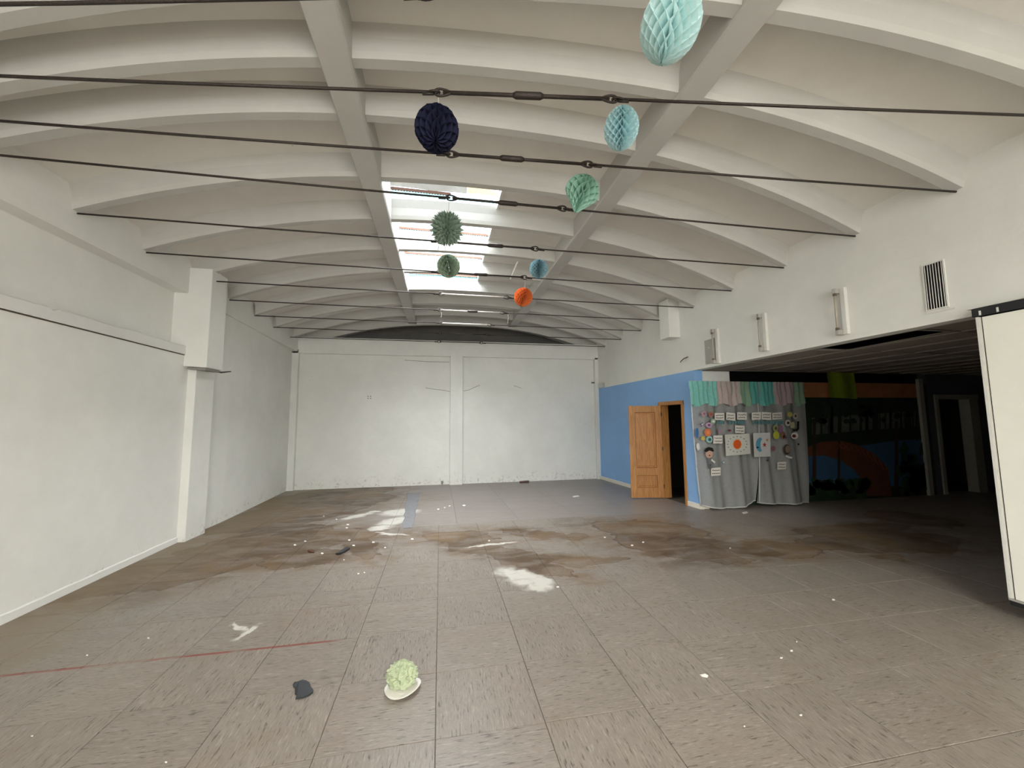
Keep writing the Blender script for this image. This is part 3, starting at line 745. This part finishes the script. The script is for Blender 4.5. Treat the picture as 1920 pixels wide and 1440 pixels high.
# ------------------------------------------------------------------ honeycomb paper balls
def honeycomb(R, leaves=24, cells=8, squash=(1, 1, 1), spiky=0, heart=0, core=.05):
    """paper sheets standing round the axis, glued to their neighbours along level lines that alternate"""
    b = MB(); J = cells * 4; K = 4; dth = 2 * math.pi / leaves
    for k in range(leaves):
        vs = []
        for j in range(J + 1):
            lat = -math.pi / 2 + math.pi * j / J
            z = R * (.55 * math.sin(lat) + .45 * (2 * j / J - 1)); rho = math.sqrt(max(0, R * R - z * z))
            tri = [0, 1, 0, -1][j % 4] if cells < 99 else 0
            w = tri * (1 if k % 2 == 0 else -1)
            w = max(-1, min(1, w * 1.0))
            for i in range(K + 1):
                f = i / K; r = core * R + max(0, rho - core * R) * f
                th = (k + .5 * w * min(1, .35 + f)) * dth
                zz = z
                if i == K:
                    q = random.uniform(.975, 1.012) + (spiky * (1 if tri == 0 else -.35) if spiky else 0)
                    r *= q; zz *= q if spiky else 1
                x, y = r * math.cos(th), r * math.sin(th)
                if heart:
                    g = max(0, -zz / R); f2 = 1 - heart * g * .95; x *= f2; y *= f2; zz *= 1 + heart * .45 * g
                vs.append((x * squash[0], y * squash[1], zz * squash[2]))
        n = K + 1; fs = [(j * n + i, (j + 1) * n + i, (j + 1) * n + i + 1, j * n + i + 1) for j in range(J) for i in range(K)]
        b.add(vs, fs)
    return b
def ball(name, u, v, y, rpx, mat, label, hang, axis=(0, 0, 0), **kw):
    c = on_y(u, v, y); R = rpx * (c - EYE).dot(FWD) / 720
    e = tag(empty(name, c), label, 'paper ball', 'hanging honeycomb paper balls')
    o = obj('paper_honeycomb', honeycomb(R, **kw), mat, e); o.rotation_euler = axis
    b = MB(); h = Vector(hang) - c; top = h.normalized() * R * .85
    b.tube([top, top.lerp(h, .5) + Vector((.004, 0, 0)), h], .0022, 4); obj('thread', b, M['thread'], e)
    return e
def rodp(k, x): return (x, line_y(k + NB, x), 3.79)
def T_(name, col, tl): return tissue(name, tuple(c ** .62 for c in col) if tl > .14 else col, tl)
D = math.radians
ball('paper_ball', 1257, 47, 1.50, 58, T_('aqua_tissue', lin(198, 238, 236), .45), 'large pale aqua honeycomb paper ball cut by the top edge of the picture', rodp(0, 1.12), (D(22), D(8), 0), leaves=30, cells=6, squash=(.94, .94, 1.05))
ball('paper_ball', 819, 242, line_y(NB + 1, -.033), 41, T_('navy_tissue', lin(30, 32, 54), .1), 'navy blue honeycomb paper ball below the nearest tie rod', rodp(1, -.033), (D(-24), D(3), 0), leaves=22, cells=5)
ball('paper_ball', 1165, 241, line_y(NB + 1, 1.107), 35, T_('pale_blue_tissue', lin(180, 226, 234), .3), 'pale blue honeycomb paper ball at the right hook of the nearest tie rod', rodp(1, 1.107), (D(24), D(-6), 0), leaves=30, cells=7, squash=(.91, .91, 1.05))
ball('paper_ball', 1091, 362, line_y(NB + 2, 1.204), 32, T_('sea_green_tissue', lin(118, 174, 148), .16), 'sea green paper ball flattened into a heart, on the second visible tie rod', rodp(2, 1.19), (D(10), D(16), D(30)), leaves=22, cells=6, heart=.66, squash=(1.04, 1.0, 1.0))
ball('paper_ball', 838, 429, line_y(NB + 3, .061) + .1, 27, T_('grey_green_tissue', lin(96, 120, 100), .16), 'spiky grey-green paper pompom in front of the rooflight', rodp(3, .061), (D(-10), 0, 0), leaves=24, cells=7, spiky=.22)
ball('paper_ball', 841, 499, line_y(NB + 4, .06), 21.5, T_('moss_green_tissue', lin(122, 148, 118), .16), 'small round moss green paper ball below the spiky pompom', rodp(4, .02), (D(10), D(-14), 0), leaves=24, cells=5)
ball('paper_ball', 1010, 504, line_y(NB + 4, 1.156), 17.5, T_('steel_blue_tissue', lin(120, 166, 180), .18), 'small grey-blue paper ball beside the right long beam', rodp(4, 1.156), (D(16), 0, 0), leaves=28, cells=7)
ball('paper_ball', 981, 557, line_y(NB + 5, 1.23), 17.5, T_('orange_tissue', lin(214, 80, 26), .18), 'orange honeycomb paper ball, farthest of the hanging balls', rodp(5, 1.23), (D(-8), D(16), 0), leaves=26, cells=6)
# loose wires on the far rods
for u, v0, v1, k, lb in ((827, 582, 595, 7, 'short loose wire under the left hook of the seventh tie rod'), (951, 590, 608, 7, 'short loose wire right of centre on the seventh tie rod'),
                     (821, 455, 472, 4, 'loose wire end left of the moss green ball'), (1129, 619, 629, 8, 'short wire stub on the right of the eighth tie rod')):
    A = on_z(u, v0, 3.79); B = on_y(u, v1, A.y); b = MB(); A.y = line_y(k + NB, A.x); B.y = A.y
    b.tube([A, A.lerp(B, .5) + Vector((.01, 0, 0)), B], .004, 5); tag(obj('wire', b, M['thread']), lb, 'wire')
# white lath leaning across the vault right of the rooflight
A, B = on_z(971, 490, 4.60), on_z(957, 523, 4.42)
b = MB(); b.tube([A, B], .018, 4); tag(obj('lath', b, M['tin']), 'white lath fixed askew to the vault right of the rooflight', 'lath')

# ------------------------------------------------------------------ fittings on the right wall
def tube_light(ua, va, ub, vb, label):
    p0, p1 = on_x(ua, va, XW), on_x(ub, vb, XW); y = (p0.y + p1.y) / 2; z1, z0 = p0.z, p1.z
    e = tag(empty('fluorescent_light', (XW, y, z0)), label, 'wall light', 'bare tube lights on the right wall')
    w = .045
    b = MB(); b.box((XW - .045, y - w, z0), (XW, y + .01, z1)); ch('housing', b, M['tin'], e, bevel=.004)
    b = MB(); b.tube([(XW - .085, y + .035, z0 + .035), (XW - .085, y + .035, z1 - .035)], .012, 8); ch('tube', b, M['tube'], e, smooth=True)
    for z in (z0, z1 - .06):
        b = MB(); b.box((XW - .10, y + .01, z), (XW, y + .055, z + .06)); ch('tube_socket', b, M['grille'], e, bevel=.006)
        b = MB(); b.box((XW - .1, y + .022, z + (.06 if z == z0 else -.03)), (XW - .07, y + .048, z + (.09 if z == z0 else 0))); ch('tube_cap', b, M['socket'], e)
tube_light(1582, 540, 1586, 628, 'bare vertical tube light nearest the camera, left of the vent')
tube_light(1433, 588, 1439, 658, 'middle one of the three bare vertical tube lights')
tube_light(1344, 617, 1350, 681, 'farthest bare vertical tube light, beside a grey plate')
p0, p1 = on_x(1327, 628, XW), on_x(1342, 681, XW)
pl_ = tag(empty('wall_plate', (XW, p0.y, p1.z)), 'thin grey square plate behind the farthest tube light', 'plate')
b = MB(); b.box((XW - .014, 5.94, 2.66), (XW - .001, 6.20, 3.10)); ch('plate', b, plain('grey_plate', (.40, .39, .36), .6, 0, .08, 12), pl_, bevel=.003)
b = MB(); b.tube([(XW - .03, 6.08, 2.95), (XW - .01, 6.08, 2.95)], .012, 8); ch('knob', b, M['tin'], pl_)
# vent grille
vg = tag(empty('vent_grille', (XW, 2.85, 2.74)), 'rectangular wall vent with grimy vertical slats high on the right wall', 'vent')
y0, y1, z0, z1 = 2.775, 2.925, 2.745, 3.195
b = MB()
f = .012
b.box((XW - .012, y0 - f, z0 - f), (XW, y1 + f, z0)); b.box((XW - .012, y0 - f, z1), (XW, y1 + f, z1 + f)); b.box((XW - .012, y0 - f, z0), (XW, y0, z1)); b.box((XW - .012, y1, z0), (XW, y1 + f, z1))
ch('grille_frame', b, M['tin'], vg)
b = MB(); b.box((XW - .0025, y0, z0), (XW - .001, y1, z1)); ch('painted_dark_backing', b, M['black'], vg)  # black sheet painted in for the dark inside of the vent
for i in range(7):
    y = y0 + (i + .5) * (y1 - y0) / 7
    b = MB(); b.hexa([(XW - .016, y - .002, z0), (XW - .013, y - .005, z0), (XW - .003, y + .003, z0), (XW - .006, y + .006, z0)], [(XW - .016, y - .002, z1), (XW - .013, y - .005, z1), (XW - .003, y + .003, z1), (XW - .006, y + .006, z1)])
    ch('slat', b, M['grille'], vg)
b = MB(); b.box((XW - .006, y0 - .05, z0 - .04), (XW - .0, y1 + .03, z0 - .028)); ch('sill_strip', b, M['tin'], vg)
# bracket on the right wall, lamp and pipe stub by the far corner
A = on_x(1287, 671, XW); B = on_x(1276, 680, XW - .08)
b = MB(); b.tube([A, A + Vector((-.05, .0, -.01)), B + Vector((0, 0, .02)), B], .010, 6); b.tube([A + Vector((-.01, -.06, .01)), A + Vector((-.02, .05, -.005))], .010, 6)
tag(obj('wall_bracket', b, M['socket']), 'small bent metal bracket on the white wall above the blue paint', 'bracket')
A = on_x(1122, 727, XW)
el = tag(empty('emergency_light', A), 'small grey emergency light above the far end of the blue wall', 'emergency light')
b = MB(); b.box((XW - .05, 10.62, 2.60), (XW, 11.0, 2.74)); ch('casing', b, plain('grey_lamp_plastic', (.38, .40, .38), .4), el, bevel=.01)
b = MB(); b.box((XW - .056, 10.66, 2.615), (XW - .05, 10.80, 2.725)); b.box((XW - .056, 10.83, 2.615), (XW - .05, 10.97, 2.725)); ch('lens', b, plain('clear_lens', (.62, .66, .64), .2), el)
A = on_y(1111, 718, YB); b = MB(); b.tube([(A.x - .06, YB - .06, A.z), (A.x + .07, YB - .06, A.z)], .02, 8)
tag(obj('pipe_stub', b, M['socket'], smooth=True), 'short brown pipe stub in the far right corner', 'pipe')
# drilled holes / old socket on the end wall
for i, (u, v) in enumerate(((690, 743), (690, 747), (695, 743), (695, 747))):
    A = on_y(u, v, YB); b = MB(); b.tube([(A.x, YB - .004, A.z), (A.x, YB + .01, A.z)], .016, 8); obj('drilled_hole', b, M['conc'], wb)
A = on_y(846, 881, YB); b = MB(); b.box((A.x - .02, YB - .10, A.z - .06), (A.x + .03, YB - .085, A.z + .05)); obj('chip', b, M['black'], wb)
A = on_y(829, 905, YB); b = MB(); b.box((A.x - .03, YB - .012, A.z - .04), (A.x + .03, YB, A.z + .05)); tag(obj('cable_outlet', b, M['conc'], bevel=.006), 'small dark cable outlet at the foot of the end wall', 'outlet')

# ------------------------------------------------------------------ curtain with paper decorations
YC = 6.50
cur = tag(empty('curtain', (6, YC, 0)), 'grey-white sheer curtain with a pastel tissue fringe at the annex opening', 'curtain')
def yfold(x, z): return YC + .042 * math.sin(x * 11 + .8 * math.sin(z * 1.3)) * (1 - .35 * z / 2.4) + .012 * math.sin(x * 29 + z)
def drape(top, bot, hem, n=90, m=30):
    b = MB(); vs = []
    for j in range(m + 1):
        t_ = j / m
        for i in range(n + 1):
            s = i / n
            x0 = top[0] + (top[1] - top[0]) * s; x1 = bot[0] + (bot[1] - bot[0]) * s
            # panels gather slightly at mid height and spread at the floor
            e_ = t_ ** 1.7
            x = x0 * (1 - e_) + x1 * e_; z = 2.375 * (1 - t_) + hem(s) * t_
            vs.append((x, yfold(x, z) - .10 * t_ * t_ * math.sin(math.pi * s) * .6, z))
    b.add(vs, [(j * (n + 1) + i, j * (n + 1) + i + 1, (j + 1) * (n + 1) + i + 1, (j + 1) * (n + 1) + i) for j in range(m) for i in range(n)])
    return b
sheer = tissue('sheer_curtain', (.47, .475, .46), .34, .14)
gx = lambda u, v: on_y(u, v, YC).x
o = ch('curtain_panel', drape((4.66, 6.06), (4.74, 5.93), lambda s: .075 * abs(2 * s - .9) ** 2 + .012), sheer, cur, smooth=True)
o = ch('curtain_panel', drape((6.04, 7.17), (5.95, 7.10), lambda s: .05 * (1 - s) ** 2 + .018), sheer, cur, smooth=True)
hems = tissue('curtain_hem', (.78, .78, .75), .3)
def edge(pts, r): b = MB(); b.tube(pts, r, 6); ch('hem', b, hems, cur, smooth=True)
edge([(4.655 + (.09) * t_ ** 1.7, yfold(4.7, 0) - .01, 2.3 * (1 - t_) + .08 * t_) for t_ in [i / 12 for i in range(13)]], .012)
edge([(4.74 + 1.19 * s, yfold(4.74 + 1.19 * s, 0) - .07 * math.sin(math.pi * s), .075 * abs(2 * s - .9) ** 2 + .02) for s in [i / 40 for i in range(41)]], .012)
edge([(5.95 + 1.15 * s, yfold(5.95 + 1.15 * s, 0) - .07 * math.sin(math.pi * s), .05 * (1 - s) ** 2 + .026) for s in [i / 40 for i in range(41)]], .012)
edge([(6.05 - .11 * t_ ** 1.7, yfold(6.0, 0) - .03, 2.0 * (1 - t_) + .08 * t_) for t_ in [i / 12 for i in range(13)]], .009)
b = MB(); b.tube([(4.66, YC, 2.385), (5.9, YC + .01, 2.375), (7.18, YC, 2.37)], .008, 6); ch('cord', b, M['thread'], cur)
AQ, PK, GR, TE = lin(120, 205, 190), lin(196, 176, 168), lin(130, 170, 136), lin(80, 176, 162)
for nm, u0, u1, col in (('aqua', 1290, 1340, AQ), ('beige pink', 1340, 1383, PK), ('pale green', 1382, 1403, GR), ('teal', 1402, 1448, TE), ('dusty pink', 1447, 1484, lin(186, 160, 164)), ('green', 1483, 1503, GR)):
    xa, xb = gx(u0, 740), gx(u1, 740); b = MB(); n = max(8, int((xb - xa) * 70)); vs = []
    for i in range(n + 1):
        x = xa + (xb - xa) * i / n; y = YC - .045 + .016 * math.sin(x * 62) + .01 * math.sin(x * 23); lo_ = 1.93 + .03 * math.sin(x * 17)
        for j in range(5): z = 2.38 + (lo_ - 2.38) * j / 4; vs.append((x + .01 * math.sin(j * 2 + x * 9), y - .012 * j * (math.sin(x * 40) * .5 + .5), z))
    b.add(vs, [(i * 5 + j, (i + 1) * 5 + j, (i + 1) * 5 + j + 1, i * 5 + j + 1) for i in range(n) for j in range(4)])
    o = ch('tissue_strip', b, tissue('fringe_' + nm.replace(' ', '_'), tuple(c_ ** .72 for c_ in col), .35), cur, smooth=True); o['label'] = nm + ' tissue strip of the fringe'
# cut-paper pieces pinned to the curtain
YPp = YC - .115
def P2(u, v): q = on_y(u, v, YPp); return (q.x, q.z)
pmat = {}
def cmat(c):
    if c not in pmat: pmat[c] = plain('craft_paper_%02x%02x%02x' % c, lin(*c), .85, 0, .06, 30)
    return pmat[c]
def slab(pts, c, par, layer=0, name='paper'):
    b = MB(); y = YPp - .003 * layer
    b.hexa([(x, y - .002, z) for x, z in pts], [(x, y, z) for x, z in pts])
    if par is None: return obj(name, b, cmat(c))
    o = ch(name, b, cmat(c), par); return o
def ngon(u, v, ru, rv, n=14, rot=0, star=0):
    return [P2(u + ru * (1 - (star if k % 2 else 0)) * math.cos(rot + k * 2 * math.pi / n), v + rv * (1 - (star if k % 2 else 0)) * math.sin(rot + k * 2 * math.pi / n)) for k in range(n)]
def craft(name, u, v, label, cat='paper cutout', group='paper cutouts pinned to the curtain'):
    q = on_y(u, v, YPp); return tag(empty(name, q), label, cat, group)
WH = (214, 210, 200)
notes = [(1349, 781, 9, 6.5, 'first from the left in the top row'), (1370, 781, 8.5, 7, 'second from the left in the top row'), (1391, 780, 9, 7, 'third from the left in the top row'),
         (1418, 780, 8.5, 7, 'fourth from the left in the top row'), (1437, 780, 9, 7, 'fifth from the left in the top row'), (1457, 780, 9, 6.5, 'at the right end of the top row'),
         (1387, 805, 8.8, 7, 'just above the orange sun poster'), (1346, 824, 8.5, 7.5, 'left of the orange sun poster'), (1342, 884.5, 9, 7.5, 'lowest on the left curtain panel'), (1465.5, 873, 8, 7, 'lowest on the right curtain panel')]
random.seed(11)
for (u, v, w, h, where) in notes:
    e = craft('note_card', u, v, 'white handwritten card, ' + where, 'card', 'handwritten cards on the curtain')
    k = random.uniform(-1, 1)
    slab([P2(u - w, v + h + k), P2(u + w, v + h - k), P2(u + w, v - h - k), P2(u - w, v - h + k)], WH, e, 0, 'card')
    b = MB()
    for ln in range(2):
        uu = u - w * .75
        while uu < u + w * .7:
            ww = random.uniform(1.2, 3.2); vv = v - h * .35 + ln * h * .75 + random.uniform(-.4, .4)
            q = [P2(uu, vv + .9), P2(min(uu + ww, u + w * .85), vv + .7), P2(min(uu + ww, u + w * .85), vv - .7), P2(uu, vv - .6)]
            b.hexa([(x, YPp - .0032, z) for x, z in q], [(x, YPp - .0022, z) for x, z in q]); uu += ww + .6
    ch('handwriting', b, cmat((70, 62, 60)), e)
# sun poster
e = craft('sun_poster', 1383, 834, 'white poster with an orange sun on the left curtain panel', 'poster', 'painted posters on the curtain')
slab([P2(1361, 855), P2(1407, 851), P2(1405, 813), P2(1359, 815)], (196, 196, 186), e, 0, 'sheet')
slab(ngon(1382, 833, 8.6, 10.2, 20, 0, .14), (222, 150, 90), e, 1, 'rays'); slab(ngon(1382, 833, 7, 8.4, 18), (208, 86, 24), e, 2, 'sun')
b = MB()
for i in range(16):
    a = i / 16 * 6.28; q = ngon(1382 + 18 * math.cos(a), 833 + 14.5 * math.sin(a), 1.3, 1.1, 6); b.hexa([(x, YPp - .005, z) for x, z in q], [(x, YPp - .003, z) for x, z in q])
ch('doodle', b, cmat((120, 120, 130)), e)
e = craft('moon_poster', 1428, 834, 'white poster with a blue crescent moon and red star', 'poster', 'painted posters on the curtain')
slab([P2(1414, 857), P2(1445, 856), P2(1444, 811), P2(1412, 812)], (190, 190, 186), e, 0, 'sheet')
mo = [P2(1427 + 10 * math.cos(a) * (1.0), 834 + 14 * math.sin(a)) for a in [D(100 + 16 * i) for i in range(11)]] + [P2(1430 + 4.5 * math.cos(a), 834 + 11 * math.sin(a)) for a in [D(255 - 16 * i) for i in range(10)]]
slab(mo, (84, 146, 170), e, 1, 'moon'); slab(ngon(1433, 834, 4, 4.6, 10, -1.57, .55), (168, 44, 44), e, 2, 'star'); slab(ngon(1438, 825, 3, 3.4, 10, -1.57, .55), (196, 140, 60), e, 2, 'star')
slab(ngon(1420, 839, 2.4, 1.6, 8), (28, 30, 40), e, 2, 'smile')
# word strips
for (u0, u1, v, lb) in ((1344, 1356, 792, 'short teal paper strip left'), (1367, 1394, 792, 'long teal paper strip above the sun poster'), (1412, 1468, 792, 'longest teal paper strip above the moon poster')):
    e = craft('paper_strip', (u0 + u1) / 2, v, lb + ', under the row of cards'); u = u0
    while u < u1: slab([P2(u, v + 3), P2(u + 4, v + 3.2), P2(u + 4.2, v - 2.8), P2(u + .4, v - 3)], (78, 122, 126), e, 0, 'letter_square'); u += 5.2
def disc(u, v, r, c, label, r2=None, c2=None, star=0, n=14):
    e = craft('paper_cutout', u, v, label); slab(ngon(u, v, r, (r2 or r), n, .3, star), c, e, 0, 'shape')
    if c2: slab(ngon(u + .5, v, r * .45, (r2 or r) * .45, 10), c2, e, 1, 'centre')
disc(1320, 776, 6, (184, 150, 160), 'pink paper flower, topmost at the left edge of the curtain', None, (150, 110, 120), .3, 12)
disc(1333, 777, 5.5, (170, 110, 92), 'brick red paper flower beside the topmost pink one', None, (140, 80, 70), .25, 12)
disc(1337, 790, 5, (140, 168, 140), 'pale green paper leaf below the brick red flower', None, (220, 220, 214))
disc(1316, 796, 4.5, (84, 76, 104), 'dark purple paper butterfly at the left', None, (180, 176, 190), .5, 8)
disc(1329, 797, 6, (186, 152, 178), 'lilac paper face just above the orange disc', 5, (110, 70, 110))
disc(1327, 811, 6.5, (214, 120, 74), 'orange paper disc, largest disc at the left of the curtain', 7.5, (226, 140, 92))
disc(1318, 822, 5, (200, 180, 80), 'yellow paper star below the orange disc', 6, None, .5, 10)
disc(1330, 824, 6, (150, 190, 184), 'aqua striped paper disc above the figure in a dark cap', 6.5, (50, 90, 96))
disc(1307, 812, 3, (60, 110, 170), 'blue paper slip at the very left of the curtain', 10)
disc(1356, 867, 4, (70, 110, 130), 'small blue paper bow below the sun poster', 4, (180, 190, 190), .5, 8)
disc(1368, 807, 3.2, (120, 50, 70), 'small dark red paper leaf above the sun poster', 2)
disc(1350, 809, 3, (150, 120, 140), 'small mauve paper leaf over the card left of the sun', 4)
disc(1454, 803, 5, (140, 150, 96), 'moss paper disc above the lime one', 6, (80, 60, 50))
disc(1455.5, 816, 6, (176, 180, 66), 'lime yellow paper drop right of the moon poster', 7.5)
disc(1450, 841, 4, (130, 84, 88), 'dull red paper disc right of the moon poster', 5)
disc(1464, 805, 4, (130, 92, 120), 'plum paper leaf beside the moss disc', 8)
disc(1468, 816, 4, (124, 84, 56), 'brown paper leaf left of the pale figure', 7)
disc(1472, 820, 5, (150, 120, 134), 'mauve paper flower below the pale figure', 6, (90, 60, 74), .3, 12)
disc(1481, 777, 5, (180, 176, 90), 'yellow paper flower at the top right of the curtain', 5, (196, 160, 110))
disc(1477, 793, 5, (196, 190, 180), 'striped black and white paper piece at the right', 6, (30, 28, 28))
disc(1486, 797, 4.5, (170, 164, 124), 'khaki paper disc inside the black hook shape', 6)
disc(1491, 780, 4.5, (190, 184, 168), 'pale paper face at the top right of the curtain', 6, (90, 70, 60))
disc(1439, 863, 3, (50, 52, 46), 'small dark paper bow under the moon poster', 2.6, None, .5, 8)
disc(1497, 833, 2, (36, 34, 34), 'tiny dark paper dot at the right edge', 2)
e = craft('paper_cutout', 1490, 817, 'white paper ring with a dark red centre at the right'); slab(ngon(1490, 817, 6.5, 6.5, 18), (222, 216, 208), e, 0, 'ring'); slab(ngon(1488.5, 817.5, 3.6, 3, 14), (84, 24, 36), e, 1, 'centre')
e = craft('paper_cutout', 1494, 800, 'black paper hook shape at the right of the curtain')
hk = [P2(*q) for q in ((1494.5, 790), (1498.5, 790), (1498.5, 804), (1495, 808.5), (1488, 808), (1485.5, 805), (1490, 805), (1494, 803))]
slab(hk, (16, 15, 16), e, 0, 'hook')
e = craft('paper_cutout', 1475, 844, 'grey-brown paper crescent with a white tail at the right')
slab(ngon(1475, 843, 6.5, 10, 18), (66, 56, 50), e, 0, 'crescent'); slab(ngon(1477, 842, 4.6, 7, 16), (128, 112, 100), e, 1, 'inner_face')
slab([P2(*q) for q in ((1473, 853), (1477, 855), (1485, 857), (1484, 860), (1477, 859), (1472, 856))], (224, 220, 210), e, 2, 'white_tail')
# paper boy figure
e = craft('paper_figure', 1330, 855, 'cut-paper child figure in a dark cap on the left curtain panel', 'paper figure')
slab(ngon(1329.5, 851, 7, 8, 16), (196, 160, 140), e, 0, 'face'); slab([P2(*q) for q in ((1320.5, 846), (1323, 841), (1329, 838), (1336, 840), (1338.5, 846), (1336, 847), (1330, 844.5), (1324, 848))], (22, 18, 16), e, 1, 'cap')
slab([P2(*q) for q in ((1326, 859), (1334, 858), (1333.5, 870), (1328, 870))], (110, 110, 112), e, 0, 'body'); slab([P2(*q) for q in ((1334, 860), (1341, 866), (1340, 868.5), (1333, 864))], (228, 224, 214), e, 1, 'arm')
slab([P2(*q) for q in ((1328, 870), (1330, 870), (1330, 879), (1328, 879))], (90, 90, 92), e, 0, 'leg'); slab([P2(*q) for q in ((1331.5, 870), (1333.5, 870), (1333.5, 879), (1331.5, 879))], (90, 90, 92), e, 0, 'leg')
slab(ngon(1330, 854, 1.6, 1.2, 8), (90, 30, 30), e, 2, 'mouth')
# white bundle knotted at the curtain's left edge
c = Vector((4.62, 6.47, on_y(1305, 838, 6.47).z)); b = MB(); nn = 10; vs = []
for j in range(7):
    for i in range(nn):
        th = i / nn * 6.283; ph = -1.57 + 3.1416 * j / 6; r = .055 * (1 + .25 * mnoise.noise(Vector((i * .9, j * .8, 2))))
        vs.append((c.x + .08 + r * .7 * math.cos(ph) * math.cos(th), c.y - .03 + r * .6 * math.cos(ph) * math.sin(th), c.z + r * 1.3 * math.sin(ph)))
b.add(vs, [(j * nn + i, j * nn + (i + 1) % nn, (j + 1) * nn + (i + 1) % nn, (j + 1) * nn + i) for j in range(6) for i in range(nn)])
o = ch('knot', b, hems, cur, smooth=True)

# ------------------------------------------------------------------ things lying on the floor
# fallen honeycomb ball on its white card
c = on_floor(753, 1290)
fbz = tag(empty('fallen_paper_ball', (c.x, c.y, 0)), 'crumpled light green tissue ball on a white card, lying on the floor', 'paper ball')
b = MB(); nn = 26; lo = []; hi = []
cw = on_floor(755, 1292)
for i in range(nn):
    a = i / nn * 6.283; r = .112 * (1 + .04 * math.sin(3 * a)); x = cw.x + r * math.cos(a); y = cw.y + .0 + r * .92 * math.sin(a)
    z = .004 + .022 * max(0, math.sin(a * 1.0 + .9)) * 0 + .02 * max(0, math.cos(a + .5)) 
    lo.append((x, y, z)); hi.append((x, y, z + .003))
b.hexa(lo, hi); ch('card_disc', b, M['paper'], fbz)
b = MB(); J, K = 30, 40; vs = []
for j in range(J + 1):
    for i in range(K):
        th = i / K * 6.283; ph = -1.57 + 3.1416 * j / J
        nx_, ny_, nz_ = math.cos(ph) * math.cos(th), math.cos(ph) * math.sin(th), math.sin(ph)
        q = Vector((nx_, ny_, nz_))
        rd = abs(mnoise.noise(q * 2.2)) * -.42 + mnoise.noise(q * 5) * .14 - abs(mnoise.noise(q * 9)) * .14 + 1.10
        vs.append((cw.x - .006 + .096 * nx_ * rd, cw.y + .022 + .085 * ny_ * rd, max(.010, .072 + .074 * nz_ * rd)))
b.add(vs, [(j * K + i, j * K + (i + 1) % K, (j + 1) * K + (i + 1) % K, (j + 1) * K + i) for j in range(J) for i in range(K)])
ch('tissue', b, tissue('light_green_tissue', lin(170, 180, 148), .06), fbz, smooth=False)
# scraps
def scrap(name, px, mat, label, th=.004, curl=.01, group=None, cat='scrap', notile=False):
    pts = [on_floor(u, v) for u, v in px]; cx = sum((p_ for p_ in pts), Vector()) / len(pts)
    b = MB(); lo = [(p_.x, p_.y, zf(p_.y) + .001) for p_ in pts]; hi = [(p_.x, p_.y, zf(p_.y) + .001 + th + curl * random.random()) for p_ in pts]
    b.hexa(lo, hi); o = obj(name, b, mat); rebase(o, (cx.x, cx.y, zf(cx.y)))
    return tag(o, label, cat, group)
scrap('plastic_scrap', [(549, 1285), (552, 1281), (558, 1281), (561, 1280), (567, 1278), (574, 1278), (580, 1282), (583, 1290), (588, 1296), (587, 1300), (578, 1306), (568, 1310), (554, 1312), (557, 1306), (553, 1302), (553, 1291), (550, 1288)], M['scrap'], 'torn black plastic scrap on the floor left of the green ball', .004, .008)
scrap('plastic_strip', [(629, 1040), (640, 1033), (650, 1028), (656, 1030), (652, 1033), (642, 1038), (636, 1041)], M['scrap'], 'thin black torn strip on the stained floor at the middle left', .01, .02)
scrap('brown_scrap', [(577, 1034), (584, 1032), (590, 1034), (589, 1037), (580, 1036)], M['timber'], 'small brown scrap left of the thin black strip', .01, .01)
scrap('paper_sliver', [(1312, 1266), (1322, 1265), (1328, 1268), (1326, 1271), (1316, 1269)], M['paper'], 'pointed white paper sliver on the right foreground floor', .003, .004)
scrap('paper_slip', [(1391, 961), (1400, 959), (1403, 962), (1394, 964)], M['paper'], 'white paper slip in front of the curtain', .003, .004)
scrap('paper_slip', [(1073, 931), (1083, 929), (1087, 931), (1076, 933)], M['paper'], 'white paper slip near the end wall on the clean floor', .003, .004)
scrap('brown_scrap', [(974, 904), (992, 902), (992, 905), (975, 906)], M['timber'], 'flat brown strip at the foot of the end wall', .02, .01)
flecks = [(655, 1013), (663, 1023), (650, 990), (652, 984), (607, 968), (645, 1050), (631, 974), (604, 1038), (572, 1015), (553, 1022), (672, 1076), (683, 1074), (700, 1017), (722, 1027), (773, 1011), (822, 955), (843, 949), (834, 952), (870, 948), (1134, 1008), (1185, 1023), (1206, 1017), (1563, 1125), (1369, 1028), (1494, 1204), (1484, 1221), (1465, 1234), (60, 1381), (311, 1430), (278, 1197), (163, 1229), (1502, 1342), (917, 1014), (1396, 1363), (1046, 1101)]
for i, (u, v) in enumerate(flecks):
    s = .9 + 1.2 * random.random(); a = random.random() * 3
    scrap('paper_fleck', [(u + s * 1.7 * math.cos(a + k * 1.257) * random.uniform(.6, 1.1), v + s * .7 * math.sin(a + k * 1.257)) for k in range(5)], M['paper'], 'tiny white flake of paint or paper fallen on the floor', .002, .003, 'white flakes scattered on the floor', 'flake')
print('OBJS', len(bpy.data.objects))
